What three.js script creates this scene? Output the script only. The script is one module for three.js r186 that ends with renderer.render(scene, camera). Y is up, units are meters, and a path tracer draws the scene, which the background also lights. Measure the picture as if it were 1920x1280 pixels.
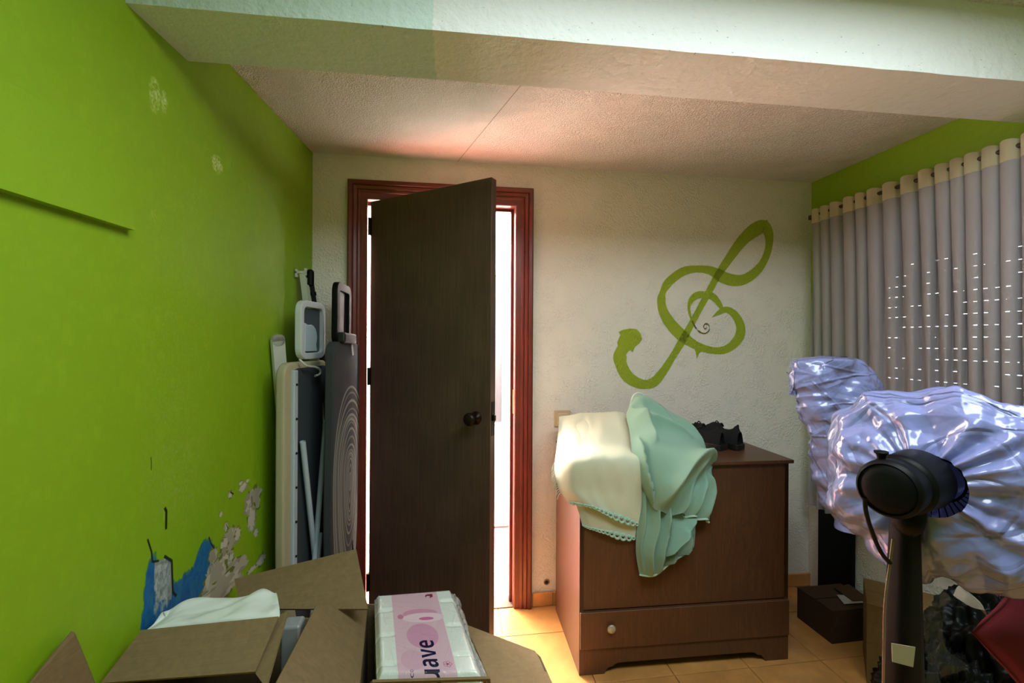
import * as THREE from 'three';
import { RoundedBoxGeometry } from 'three/addons/geometries/RoundedBoxGeometry.js';
import { mergeGeometries } from 'three/addons/utils/BufferGeometryUtils.js';
import { RectAreaLightUniformsLib } from 'three/addons/lights/RectAreaLightUniformsLib.js';

RectAreaLightUniformsLib.init();
const V = (x, y, z) => new THREE.Vector3(x, y, z);
const scene = new THREE.Scene();

// ---------------------------------------------------------------- camera, sky, lights, exposure
const camera = new THREE.PerspectiveCamera(73.95, 1.5, 0.05, 60);
camera.rotation.order = 'YXZ';
camera.position.set(0, 1.348, 2.276);
camera.rotation.set(0, THREE.MathUtils.degToRad(-8), THREE.MathUtils.degToRad(0.3));
scene.background = new THREE.Color(5.2, 5.6, 6.2);          // bright overcast sky behind the shutter
const renderer = new THREE.WebGLRenderer({ antialias: true });
renderer.toneMapping = THREE.LinearToneMapping;
renderer.toneMappingExposure = 1.55;
renderer.shadowMap.enabled = true;
const ROOM_LAMP = { x: 0.68, y: 2.328, z: 1.86, w: 1.6, l: 0.6, color: [0.86, 0.99, 1.04], power: 5.9 };
const ADDED_HALL_LAMP = { x: 0.44, y: 2.5, z: -0.52, w: 1.1, l: 0.6, color: [1.0, 0.9, 0.88], power: 185 };

// ---------------------------------------------------------------- helpers
let seed = 7;
const rnd = () => { seed = (seed + 0x6d2b79f5) | 0; let t = Math.imul(seed ^ (seed >>> 15), 1 | seed); t = (t + Math.imul(t ^ (t >>> 7), 61 | t)) ^ t; return ((t ^ (t >>> 14)) >>> 0) / 4294967296; };
const rr = (a, b) => a + (b - a) * rnd();
const clamp = THREE.MathUtils.clamp, lerp = THREE.MathUtils.lerp, sstep = THREE.MathUtils.smoothstep;
const hash = (x, y, s) => { let h = Math.imul(x | 0, 374761393) + Math.imul(y | 0, 668265263) + Math.imul(s | 0, 974634777); h = Math.imul(h ^ (h >>> 13), 1274126177); return ((h ^ (h >>> 16)) >>> 0) / 4294967296; };
function vnoise(x, y, per, s) {                                  // periodic value noise, per = cells per tile
  const xi = Math.floor(x), yi = Math.floor(y), fx = x - xi, fy = y - yi, m = (a) => ((a % per) + per) % per;
  const u = fx * fx * (3 - 2 * fx), v = fy * fy * (3 - 2 * fy);
  return lerp(lerp(hash(m(xi), m(yi), s), hash(m(xi + 1), m(yi), s), u), lerp(hash(m(xi), m(yi + 1), s), hash(m(xi + 1), m(yi + 1), s), u), v);
}
const fbm = (u, v, base, oct, s) => { let t = 0, a = 0.5, n = 0; for (let o = 0; o < oct; o++) { const p = base << o; t += a * vnoise(u * p, v * p, p, s + o * 17); n += a; a *= 0.55; } return t / n; };
function dataTex(size, fn, srgb, ru = 1, rv = ru, h = size) {
  const d = new Uint8Array(size * h * 4);
  for (let j = 0; j < h; j++) for (let i = 0; i < size; i++) {
    const c = fn(i / size, j / h), k = (j * size + i) * 4;
    if (Array.isArray(c)) { d[k] = c[0]; d[k + 1] = c[1]; d[k + 2] = c[2]; } else d[k] = d[k + 1] = d[k + 2] = clamp(c, 0, 1) * 255;
    d[k + 3] = 255;
  }
  const t = new THREE.DataTexture(d, size, h);
  t.wrapS = t.wrapT = THREE.RepeatWrapping; t.magFilter = THREE.LinearFilter; t.minFilter = THREE.LinearMipmapLinearFilter; t.generateMipmaps = true;
  if (srgb) t.colorSpace = THREE.SRGBColorSpace;
  t.repeat.set(ru, rv); t.needsUpdate = true;
  return t;
}
function canvasTex(w, h, draw) {
  const c = document.createElement('canvas'); c.width = w; c.height = h;
  draw(c.getContext('2d'), w, h);
  const t = new THREE.CanvasTexture(c); t.colorSpace = THREE.SRGBColorSpace; t.anisotropy = 8;
  return t;
}
const MAT = (color, o = {}) => new THREE.MeshPhysicalMaterial({ color, roughness: 0.7, side: THREE.DoubleSide, ...o });
const used = {};
function numbered(name) { const k = used[name] = (used[name] ?? -1) + 1; return k ? `${name}_${String(k).padStart(3, '0')}` : name; }
function fin(m) { m.castShadow = true; m.receiveShadow = true; return m; }
function thing(name, label, category, pos = [0, 0, 0], turn = 0, group) {
  const o = new THREE.Group(); o.name = numbered(name); scene.add(o); o.position.set(...pos); o.rotation.y = turn;
  o.userData = { label, category }; if (group) o.userData.group = group; return o;
}
function part(name, geo, mat, parent) { const m = fin(new THREE.Mesh(Array.isArray(geo) ? merge(geo) : geo, mat)); m.name = name; parent.add(m); return m; }
function solo(name, geo, mat, label, category, group) {
  const m = fin(new THREE.Mesh(Array.isArray(geo) ? merge(geo) : geo, mat)); m.name = numbered(name); scene.add(m);
  m.userData = { label, category }; if (group) m.userData.group = group; return m;
}
function struct(name, geo, mat, parent = scene) {
  const m = fin(new THREE.Mesh(Array.isArray(geo) ? merge(geo) : geo, mat)); m.name = parent === scene ? numbered(name) : name; parent.add(m);
  if (parent === scene) m.userData.kind = 'structure'; return m;
}
const merge = (list) => mergeGeometries(list.map((g) => { const n = g.index ? g.toNonIndexed() : g.clone(); for (const k of Object.keys(n.attributes)) if (!['position', 'normal', 'uv'].includes(k)) n.deleteAttribute(k); return n; }));
function metric(g, k = 1) {                                      // uv in metres, by the main direction of each face
  const n0 = g.index ? g.toNonIndexed() : g, p = n0.attributes.position, uv = new Float32Array(p.count * 2), a = V(), b = V(), c = V();
  for (let i = 0; i < p.count; i += 3) {
    a.fromBufferAttribute(p, i); b.fromBufferAttribute(p, i + 1); c.fromBufferAttribute(p, i + 2);
    const n = b.clone().sub(a).cross(c.clone().sub(a)), ax = Math.abs(n.x), ay = Math.abs(n.y), az = Math.abs(n.z);
    [a, b, c].forEach((q, j) => { const [u, v] = ay >= ax && ay >= az ? [q.x, q.z] : ax >= az ? [q.z, q.y] : [q.x, q.y]; uv[(i + j) * 2] = u * k; uv[(i + j) * 2 + 1] = v * k; });
  }
  n0.setAttribute('uv', new THREE.BufferAttribute(uv, 2)); return n0;
}
const box = (x0, x1, y0, y1, z0, z1, r = 0) => {
  const g = r ? new RoundedBoxGeometry(x1 - x0, y1 - y0, z1 - z0, 2, r) : new THREE.BoxGeometry(x1 - x0, y1 - y0, z1 - z0);
  return metric(g.translate((x0 + x1) / 2, (y0 + y1) / 2, (z0 + z1) / 2));
};
const tube = (pts, r, seg = 24, rad = 8, closed = false) => new THREE.TubeGeometry(new THREE.CatmullRomCurve3(pts, closed, 'catmullrom', 0.5), seg, r, rad, closed);
const rod = (a, b, r, rad = 10) => new THREE.TubeGeometry(new THREE.LineCurve3(a, b), 1, r, rad, false);
function hexa(t, b) {                                            // eight corners: four above, four below
  const P = [], quad = (a, q, c, d) => P.push(a, q, c, a, c, d);
  quad(t[0], t[1], t[2], t[3]); quad(b[3], b[2], b[1], b[0]);
  for (let i = 0; i < 4; i++) { const j = (i + 1) % 4; quad(t[i], b[i], b[j], t[j]); }
  const g = new THREE.BufferGeometry().setFromPoints(P); g.computeVertexNormals(); return metric(g);
}
function slab(p, t) {                                            // a flat board through four corners
  const n = p[1].clone().sub(p[0]).cross(p[2].clone().sub(p[0])).normalize().multiplyScalar(t / 2);
  return hexa(p.map((q) => q.clone().add(n)), p.map((q) => q.clone().sub(n)));
}
function gridGeo(fn, nu, nv, wrapU = false) {                    // fn(u, v) -> Vector3
  const pos = [], uv = [], idx = [];
  for (let j = 0; j <= nv; j++) for (let i = 0; i <= nu; i++) { const p = fn(i / nu, j / nv); pos.push(p.x, p.y, p.z); uv.push(i / nu, j / nv); }
  for (let j = 0; j < nv; j++) for (let i = 0; i < nu; i++) { const a = j * (nu + 1) + i, b = a + 1, c = a + nu + 1, d = c + 1; idx.push(a, c, b, b, c, d); }
  const g = new THREE.BufferGeometry(); g.setAttribute('position', new THREE.Float32BufferAttribute(pos, 3)); g.setAttribute('uv', new THREE.Float32BufferAttribute(uv, 2)); g.setIndex(idx); g.computeVertexNormals();
  if (wrapU) { const n = g.attributes.normal; for (let j = 0; j <= nv; j++) { const a = j * (nu + 1), b = a + nu; const q = V(n.getX(a) + n.getX(b), n.getY(a) + n.getY(b), n.getZ(a) + n.getZ(b)).normalize(); n.setXYZ(a, q.x, q.y, q.z); n.setXYZ(b, q.x, q.y, q.z); } }
  return g;
}
function shell(fn, nu, nv, t) {                                  // a sheet of cloth or paper with a real thickness
  const g = gridGeo(fn, nu, nv), p = g.attributes.position, n = g.attributes.normal, N = p.count, pos = [], uv = [], idx = [];
  for (const s of [0, -1]) for (let i = 0; i < N; i++) { pos.push(p.getX(i) + n.getX(i) * t * s, p.getY(i) + n.getY(i) * t * s, p.getZ(i) + n.getZ(i) * t * s); uv.push(g.attributes.uv.getX(i), g.attributes.uv.getY(i)); }
  const f = g.index.array; for (const k of f) idx.push(k);
  for (let k = 0; k < f.length; k += 3) idx.push(N + f[k], N + f[k + 2], N + f[k + 1]);
  const W = nu + 1, edge = (a, b) => idx.push(a, N + a, b, b, N + a, N + b);
  for (let i = 0; i < nu; i++) { edge(i, i + 1); edge(nv * W + i + 1, nv * W + i); }
  for (let j = 0; j < nv; j++) { edge((j + 1) * W, j * W); edge(j * W + nu, (j + 1) * W + nu); }
  const o = new THREE.BufferGeometry(); o.setAttribute('position', new THREE.Float32BufferAttribute(pos, 3)); o.setAttribute('uv', new THREE.Float32BufferAttribute(uv, 2)); o.setIndex(idx); o.computeVertexNormals();
  return o;
}
const cr = (a, b, c, d, t) => 0.5 * (2 * b + (c - a) * t + (2 * a - 5 * b + 4 * c - d) * t * t + (3 * b - a - 3 * c + d) * t * t * t);
function spline2(grid) {                                         // smooth surface through a grid of points
  const R = grid.length, C = grid[0].length, at = (j, i, k) => grid[clamp(j, 0, R - 1)][clamp(i, 0, C - 1)].getComponent(k);
  return (u, v) => {
    const x = u * (C - 1), y = v * (R - 1), i = Math.min(Math.floor(x), C - 2), j = Math.min(Math.floor(y), R - 2), fx = x - i, fy = y - j, o = [0, 0, 0];
    for (let k = 0; k < 3; k++) { const c = []; for (let m = -1; m <= 2; m++) c.push(cr(at(j + m, i - 1, k), at(j + m, i, k), at(j + m, i + 1, k), at(j + m, i + 2, k), fx)); o[k] = cr(...c, fy); }
    return V(...o);
  };
}
const tri = (x) => { const f = x - Math.floor(x); return 1 - Math.abs(2 * f - 1); };
function crumpler(s, n, f0, f1) {                                // creased facets as in crumpled film: many crossing folds, each along its own line
  const save = seed; seed = s; const k = [];
  for (let i = 0; i < n; i++) { const d = V(rr(-1, 1), rr(-1, 1), rr(-1, 1)).normalize(); k.push([d, rr(f0, f1), rr(0, 1), V(rr(-1, 1), rr(-1, 1), rr(-1, 1)).multiplyScalar(4), rr(0, 6)]); }
  seed = save;
  return (p) => { let t = 0; for (const [d, f, ph, w, wp] of k) { const m = 0.5 + 0.5 * Math.sin(p.dot(w) * 2 + wp); t += (tri(p.dot(d) * f + ph + 0.25 * Math.sin(p.dot(w) * 1.7)) - 0.5) * m * (f0 / f) * 2; } return t / Math.sqrt(n); };
}
const noise3 = (x, y, z, s) => { const zi = Math.floor(z), f = z - zi, w = f * f * (3 - 2 * f); return lerp(vnoise(x, y, 64, s + zi * 13), vnoise(x, y, 64, s + (zi + 1) * 13), w); };

// ---------------------------------------------------------------- surfaces
const grain = (u, v) => fbm(u, v, 8, 6, 3);
const T = {
  rough: dataTex(1024, (u, v) => { const a = fbm(u, v, 96, 3, 11), b = fbm(u, v, 10, 4, 5); return clamp((a - 0.36) * 1.9, 0, 1) * clamp(b * 2.2 - 0.4, 0.1, 1); }, false, 1.6),
  popcorn: dataTex(1024, (u, v) => { const a = fbm(u, v, 170, 2, 31), b = fbm(u, v, 10, 3, 15); return clamp((a - 0.42) * 3.2, 0, 1) * (0.4 + 0.9 * b); }, false, 1.5),
  fine: dataTex(512, (u, v) => fbm(u, v, 16, 5, 41), false, 2),
  tile: dataTex(512, (u, v) => { const n = fbm(u, v, 6, 5, 51), m = fbm(u, v, 3, 3, 77), k = 0.86 + 0.2 * n + 0.12 * (m - 0.5); return [clamp(214 * k, 0, 255), clamp(152 * k, 0, 255), clamp(86 * k, 0, 255)]; }, true, 3),
  terracotta: dataTex(256, (u, v) => { const n = fbm(u, v, 6, 5, 61), k = 0.8 + 0.35 * n; return [clamp(196 * k, 0, 255), clamp(124 * k, 0, 255), clamp(112 * k, 0, 255)]; }, true, 3),
  card: dataTex(512, (u, v) => { const n = fbm(u, v, 40, 4, 71), s = vnoise(u * 3, v * 220, 660, 9), k = 0.9 + 0.13 * n + 0.05 * s; return [clamp(126 * k, 0, 255), clamp(105 * k, 0, 255), clamp(70 * k, 0, 255)]; }, true, 2.5),
  woodBrown: dataTex(512, (u, v) => { const n = fbm(u, v, 4, 4, 81), s = fbm(u * 1, v * 1, 4, 3, 8), g = 0.5 + 0.5 * Math.sin((u * 14 + n * 5) * 6.283), f = vnoise(u * 160, v * 6, 160, 4), k = 0.84 + 0.12 * g * s + 0.16 * f; return [clamp(96 * k, 0, 255), clamp(60 * k, 0, 255), clamp(38 * k, 0, 255)]; }, true, 2),
  woodRed: dataTex(512, (u, v) => { const n = fbm(u, v, 4, 4, 91), f = vnoise(u * 200, v * 5, 200, 14), k = 0.72 + 0.3 * n + 0.28 * f; return [clamp(108 * k, 0, 255), clamp(40 * k, 0, 255), clamp(29 * k, 0, 255)]; }, true, 3),
  woodDark: dataTex(512, (u, v) => { const n = fbm(u, v, 4, 4, 23), f = vnoise(u * 120, v * 4, 120, 24), k = 0.8 + 0.25 * n + 0.2 * f; return [clamp(80 * k, 0, 255), clamp(60 * k, 0, 255), clamp(50 * k, 0, 255)]; }, true, 2),
  crease: dataTex(1024, (u, v) => { let t = 0; for (let i = 0; i < 14; i++) { const a = hash(i, 3, 5) * 6.283, m = Math.round(Math.cos(a) * (2 + i * 0.4)), n = Math.round(Math.sin(a) * (2 + i * 0.4)), w = fbm(u, v, 4, 2, 100 + i), x = m * u + n * v + hash(i, 7, 9) + 0.3 * w, f = Math.abs((x - Math.floor(x)) * 2 - 1); t += Math.max(0, 1 - f / 0.11) * sstep(fbm(u, v, 5, 2, 200 + i), 0.58, 0.66) * (0.5 + 0.5 * hash(i, 1, 1)) + 0.14 * f * fbm(u, v, 3, 2, 300 + i); } return clamp(t * 0.55, 0, 1); }, false, 1),
  terry: dataTex(512, (u, v) => 0.6 * vnoise(u * 256, v * 256, 256, 33) + 0.4 * vnoise(u * 100, v * 100, 100, 34), false, 6),
  weave: dataTex(256, (u, v) => 0.5 + 0.25 * Math.sin(u * 6.283 * 60) + 0.25 * Math.sin(v * 6.283 * 60), false, 4),
};
const M = {
  white: MAT(0xf0e9dd, { roughness: 0.92, bumpMap: T.rough, bumpScale: 0.003 }),
  ceiling: MAT(0xece5db, { roughness: 0.95, bumpMap: T.popcorn, bumpScale: 0.0045 }),
  green: MAT(0x88ae0e, { roughness: 0.55, bumpMap: T.fine, bumpScale: 0.002 }),
  hall: MAT(0xf2efe9, { roughness: 0.85 }),
  grout: MAT(0xa98d6c, { roughness: 0.95 }),
  tiles: [1, 0.96, 1.04].map((k) => MAT(new THREE.Color(k, k, k * 0.99), { map: T.tile, roughness: 0.32 })),
  terra: [1, 0.9, 1.06].map((k) => MAT(new THREE.Color(k, k * 0.98, k * 0.98), { map: T.terracotta, roughness: 0.6 })),
  redWood: MAT(0xffffff, { map: T.woodRed, roughness: 0.38, clearcoat: 0.3, clearcoatRoughness: 0.35 }),
  darkWood: MAT(0xffffff, { map: T.woodDark, roughness: 0.5 }),
  brownWood: MAT(0xffffff, { map: T.woodBrown, roughness: 0.42, clearcoat: 0.15, clearcoatRoughness: 0.4 }),
  card: MAT(0xffffff, { map: T.card, roughness: 0.88 }),
  bronze: MAT(0x2a2018, { metalness: 0.8, roughness: 0.4 }),
  steel: MAT(0xb9b9b5, { metalness: 0.9, roughness: 0.35 }),
  black: MAT(0x050506, { roughness: 0.5, specularIntensity: 0.35 }),
  blackMatte: MAT(0x101011, { roughness: 0.85, bumpMap: T.weave, bumpScale: 0.0006 }),
  paleBlue: MAT(0xb7c6cf, { roughness: 0.4 }),
  cream: MAT(0xb3ad8a, { roughness: 0.9, bumpMap: T.weave, bumpScale: 0.0008 }),
  mint: MAT(0xa5cdb8, { roughness: 0.96, bumpMap: T.terry, bumpScale: 0.002, sheen: 0.4, sheenColor: new THREE.Color(0.7, 0.9, 0.8) }),
  creamCloth: MAT(0xd9dbc2, { roughness: 0.95, bumpMap: T.weave, bumpScale: 0.0008 }),
  lace: MAT(0xa9c9ba, { roughness: 0.95 }),
  bag: MAT(0x8d93cc, { roughness: 0.26, clearcoat: 0.9, clearcoatRoughness: 0.08, transmission: 0.1, thickness: 0, bumpMap: T.crease, bumpScale: 0.0065 }),
};

// ---------------------------------------------------------------- the setting
const CEIL = 2.243, FRONT_CEIL = 2.35, ZF = 4.0, XR = 2.005;
const wallX = (z) => -0.645 - 0.093 * z;                          // the left wall opens out towards the viewer
{ // back wall with the doorway
  const s = new THREE.Shape(); s.moveTo(-0.78, 0); s.lineTo(-0.428, 0); s.lineTo(-0.428, 2.05); s.lineTo(0.35, 2.05); s.lineTo(0.35, 0); s.lineTo(2.25, 0); s.lineTo(2.25, 2.5); s.lineTo(-0.78, 2.5); s.closePath();
  struct('wall_back', metric(new THREE.ExtrudeGeometry(s, { depth: 0.1, bevelEnabled: false }).translate(0, 0, -0.1)), M.white);
  // right wall with the window opening
  const r = new THREE.Shape(); r.moveTo(-ZF - 0.1, 0); r.lineTo(0, 0); r.lineTo(0, 2.5); r.lineTo(-ZF - 0.1, 2.5); r.closePath();
  const h = new THREE.Path(); h.moveTo(-1.75, 0.86); h.lineTo(-1.75, 1.93); h.lineTo(-0.27, 1.93); h.lineTo(-0.27, 0.86); h.closePath(); r.holes.push(h);
  struct('wall_right', metric(new THREE.ExtrudeGeometry(r, { depth: 0.2, bevelEnabled: false }).rotateY(Math.PI / 2).translate(XR, 0, 0)), M.green);
  struct('trim_2', box(XR - 0.006, XR, 0, 0.5, 0.001, 2.2), M.white);
  struct('wall_front', box(-1.3, 2.25, 0, 2.5, ZF, ZF + 0.1), M.green);
  struct('ceiling', box(-0.85, 2.1, CEIL, CEIL + 0.25, -0.05, 0.95), M.ceiling);
  struct('ceiling_front', box(-1.2, 2.1, FRONT_CEIL, FRONT_CEIL + 0.15, 1.0, ZF + 0.05), M.ceiling);
  const paint = canvasTex(2048, 512, (g, w, h) => {             // two coats of paint that meet a third of the way along, and a small grainy brown mark
    g.fillStyle = '#eeeeea'; g.fillRect(0, 0, w, h); const s0 = seed, U = (x) => ((x - 0.5 + 1.6) / 3.2) * w; seed = 44;
    g.fillStyle = '#d3e4dc'; g.beginPath(); g.moveTo(0, 0); for (let y = 0; y <= h; y += 8) g.lineTo(U(-0.04) + rr(-2, 2), y); g.lineTo(0, h); g.closePath(); g.fill();
    for (let i = 0; i < 3000; i++) { g.fillStyle = rnd() < 0.5 ? 'rgba(214,222,214,0.25)' : 'rgba(236,240,236,0.25)'; g.fillRect(rr(0, w), rr(0, h), rr(2, 10), rr(1, 6)); }
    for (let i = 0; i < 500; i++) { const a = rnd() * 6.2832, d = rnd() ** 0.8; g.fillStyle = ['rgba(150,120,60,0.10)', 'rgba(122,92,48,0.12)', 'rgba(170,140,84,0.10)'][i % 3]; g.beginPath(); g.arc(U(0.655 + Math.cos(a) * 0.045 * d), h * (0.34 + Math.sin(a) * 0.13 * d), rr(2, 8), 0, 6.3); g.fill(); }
    for (let i = 0; i < 60; i++) { g.fillStyle = 'rgba(90,100,96,0.5)'; g.fillRect(U(rr(-0.7, 1.8)), h * rr(0.68, 0.92), rr(1, 3), rr(1, 4)); }
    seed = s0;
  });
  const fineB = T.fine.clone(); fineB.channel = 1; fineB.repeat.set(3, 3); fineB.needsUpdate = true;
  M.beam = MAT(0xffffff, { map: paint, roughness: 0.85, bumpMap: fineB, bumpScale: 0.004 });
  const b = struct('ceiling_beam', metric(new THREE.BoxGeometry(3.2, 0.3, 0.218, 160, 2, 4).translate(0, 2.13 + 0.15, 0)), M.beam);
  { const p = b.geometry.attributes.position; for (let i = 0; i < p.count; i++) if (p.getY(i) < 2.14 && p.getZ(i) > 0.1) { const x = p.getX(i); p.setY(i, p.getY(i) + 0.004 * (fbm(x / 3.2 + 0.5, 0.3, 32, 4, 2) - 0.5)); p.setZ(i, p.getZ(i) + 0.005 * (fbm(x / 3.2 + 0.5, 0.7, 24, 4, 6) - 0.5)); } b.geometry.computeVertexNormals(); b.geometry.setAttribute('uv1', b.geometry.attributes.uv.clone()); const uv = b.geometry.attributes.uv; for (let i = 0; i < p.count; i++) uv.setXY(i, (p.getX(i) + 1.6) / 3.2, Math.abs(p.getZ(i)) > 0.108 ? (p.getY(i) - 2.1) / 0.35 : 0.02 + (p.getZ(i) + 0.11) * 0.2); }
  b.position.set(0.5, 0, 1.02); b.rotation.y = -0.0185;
  struct('trim_1', slab([V(0.288, CEIL, 0.86), V(0.291, CEIL, 0.86), V(0.043, CEIL, 0.002), V(0.040, CEIL, 0.002)], 0.003), MAT(0xb3a999, { roughness: 0.95 }));
}
{ // left wall: green paint with its damage, mapped over the near 2.3 m
  const LEN = 2.3, HH = 2.4;
  const tex = canvasTex(2048, 2048, (g, w, h) => {
    const U = (z) => (z / LEN) * w, W = (y) => (1 - y / HH) * h, mx = w / LEN;
    g.fillStyle = '#88ae0e'; g.fillRect(0, 0, w, h);
    const s0 = seed; seed = 99;
    for (let i = 0; i < 26000; i++) { g.fillStyle = rnd() < 0.5 ? 'rgba(120,170,20,0.05)' : 'rgba(165,205,50,0.05)'; const r = rr(2, 16); g.fillRect(rr(0, w), rr(0, h), r, r * rr(0.5, 2.5)); }
    const blob = (z, y, rz, ry, fill, jag = 0.35, n = 26) => { g.fillStyle = fill; g.beginPath(); for (let i = 0; i < n; i++) { const a = (i / n) * 6.2832, k = 1 + jag * (rnd() - 0.5) * 2; g.lineTo(U(z + Math.cos(a) * rz * k), W(y + Math.sin(a) * ry * k)); } g.closePath(); g.fill(); };
    const poly = (pts, fill) => { g.fillStyle = fill; g.beginPath(); pts.forEach(([z, y]) => g.lineTo(U(z), W(y))); g.closePath(); g.fill(); };
    const line = (pts, width, fill) => { g.strokeStyle = fill; g.lineWidth = width * mx; g.lineJoin = 'round'; g.beginPath(); pts.forEach(([z, y], i) => (i ? g.lineTo(U(z), W(y)) : g.moveTo(U(z), W(y)))); g.stroke(); };
    const scuff = (z, y, rz, ry, n, c, al = 0.22) => { for (let i = 0; i < n; i++) { const a = rnd() * 6.2832, d = Math.sqrt(rnd()), k = 1 - d * 0.6; g.fillStyle = c; g.globalAlpha = al * k; g.fillRect(U(z + Math.cos(a) * rz * d), W(y + Math.sin(a) * ry * d), rr(2, 7), rr(2, 8)); } g.globalAlpha = 1; };
    // old filler and rub marks
    scuff(1.01, 1.969, .02, .045, 150, '#dfe8c0', 0.4); scuff(.976, 1.971, .012, .03, 70, '#dfe8c0', 0.4); scuff(.749, 1.898, .03, .028, 130, '#e6ecd0', 0.5);
    scuff(.85, 1.767, .03, .06, 60, '#b6cc74'); scuff(1.011, 1.661, .012, .03, 25, '#c6d890'); scuff(.889, 1.463, .2, .36, 2200, '#a6bb62'); scuff(.95, 1.172, .12, .26, 1200, '#a5b874'); scuff(.896, .956, .16, .14, 1500, '#a3b27a'); scuff(.516, 1.576, .2, .3, 500, '#a89c4a');
    // blue under-paint
    const blue = (z, y, rz, ry, n) => { for (let i = 0; i < n; i++) { const a = rnd() * 6.2832, d = rnd() ** 0.7; g.globalAlpha = 0.5; g.fillStyle = ['#17609c', '#1f6fa6', '#2c7690', '#125592'][i % 4]; g.beginPath(); g.ellipse(U(z + Math.cos(a) * rz * d), W(y + Math.sin(a) * ry * d), rr(3, 9), rr(6, 20), rr(-0.4, 0.1), 0, 6.3); g.fill(); } g.globalAlpha = 1; };
    blue(.802, .684, .04, .05, 500); blue(.831, .647, .05, .05, 500); blue(.883, .644, .07, .035, 420); blue(.904, .626, .09, .03, 420); blue(1.014, .709, .02, .08, 330); blue(.985, .652, .06, .05, 420); blue(.859, .562, .12, .05, 300);
    // bare plaster
    const bare = ['#a9a58f', '#b9b5a0', '#9a967f', '#c7c4b2'];
    const peel = (z, y, rz, ry, n = 4) => { rz *= 1.9; ry *= 1.25; blob(z, y, rz, ry, '#6f7a2a', 0.3); for (let i = 0; i < n; i++) blob(z + rr(-0.2, 0.2) * rz, y + rr(-0.2, 0.2) * ry, rz * rr(0.6, 0.95), ry * rr(0.6, 0.95), bare[i % 4], 0.4); };
    peel(.526, .769, .03, .042, 5); peel(.536, .712, .016, .035); peel(.506, .646, .009, .014); peel(.593, .836, .014, .011); peel(.607, .858, .008, .006); peel(.566, .851, .006, .005);
    peel(.67, .84, .008, .011); peel(.723, .796, .005, .007); peel(.693, .744, .006, .012); peel(.669, .693, .022, .03, 5); peel(.625, .689, .01, .02); peel(.705, .688, .012, .02); peel(.674, .634, .016, .02); peel(.716, .646, .02, .025); peel(.689, .616, .012, .012); peel(.581, .577, .007, .014); peel(.47, .527, .018, .018); peel(.534, .525, .016, .008);
    peel(.704, .568, .06, .04, 7); peel(.749, .62, .03, .04, 5); peel(.726, .558, .05, .03, 5); peel(.76, .684, .012, .02, 3);
    poly([[1.005, .78], [.975, .775], [.943, .753], [.939, .693], [.944, .65], [.993, .678], [1.006, .732]], '#8d9490');
    const za = [1.001, .773], zb = [.948, .658];
    for (let i = 0; i < 220; i++) { g.globalAlpha = 0.55; g.fillStyle = ['#b9bebb', '#6d7676', '#a3a9a6', '#c6cac6', '#7c8890'][i % 5]; g.fillRect(U(lerp(za[0], zb[0], rnd())), W(lerp(za[1], zb[1], rnd())), rr(2, 8), rr(5, 20)); }
    g.globalAlpha = 1;
    // open cracks
    line([[1.019, 1.052], [1.018, 1.037], [1.018, 1.019]], .0022, '#2a3306'); line([[.97, .907], [.964, .895], [.965, .848]], .0075, '#1f2408'); line([[.974, .903], [.974, .875]], .003, '#a5b070');
    line([[1.029, .85], [1.016, .813], [1.012, .785], [.99, .777]], .005, '#1a2010'); line([[.971, .78], [.943, .754], [.938, .667], [.924, .649]], .007, '#1a2618');
    line([[.537, .789], [.533, .759], [.544, .751]], .004, '#3a3a22'); line([[.67, .848], [.652, .835]], .005, '#2c3010'); line([[.693, .752], [.681, .73]], .003, '#3a3a22'); line([[.672, .649], [.677, .631]], .003, '#4a4a2a'); line([[.782, .749], [.774, .726], [.755, .701]], .004, '#20261a');
    seed = s0;
  });
  const wallMat = MAT(0xffffff, { map: tex, roughness: 0.55, bumpMap: T.fine, bumpScale: 0.002 });
  const g = hexa([V(wallX(LEN), HH, LEN), V(wallX(LEN) - 0.12, HH, LEN), V(wallX(-0.05) - 0.12, HH, -0.05), V(wallX(-0.05), HH, -0.05)], [V(wallX(LEN), 0, LEN), V(wallX(LEN) - 0.12, 0, LEN), V(wallX(-0.05) - 0.12, 0, -0.05), V(wallX(-0.05), 0, -0.05)]);
  const p = g.attributes.position, uv = g.attributes.uv; for (let i = 0; i < p.count; i++) uv.setXY(i, p.getZ(i) / LEN, p.getY(i) / HH);
  struct('wall_left', g, wallMat);
  struct('wall_left_front', hexa([V(wallX(ZF), HH, ZF), V(wallX(ZF) - 0.12, HH, ZF), V(wallX(LEN) - 0.12, HH, LEN), V(wallX(LEN), HH, LEN)], [V(wallX(ZF), 0, ZF), V(wallX(ZF) - 0.12, 0, ZF), V(wallX(LEN) - 0.12, 0, LEN), V(wallX(LEN), 0, LEN)]), M.green);
  // the board set on the wall, its lower edge standing proud
  const z0 = 1.105, z1 = 2.2, yb = 1.603, yt = 1.8, at = (z, o) => wallX(z) + o;
  const lip = solo('wall_board', hexa([V(at(z0, 0.003), yt, z0), V(at(z1, 0.003), yt, z1), V(at(z1, -0.004), yt, z1), V(at(z0, -0.004), yt, z0)], [V(at(z0, 0.022), yb, z0), V(at(z1, 0.022), yb, z1), V(at(z1, -0.004), yb, z1), V(at(z0, -0.004), yb, z0)]), M.green, 'lime green painted board standing proud of the green left wall', 'wall board');
}
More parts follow.
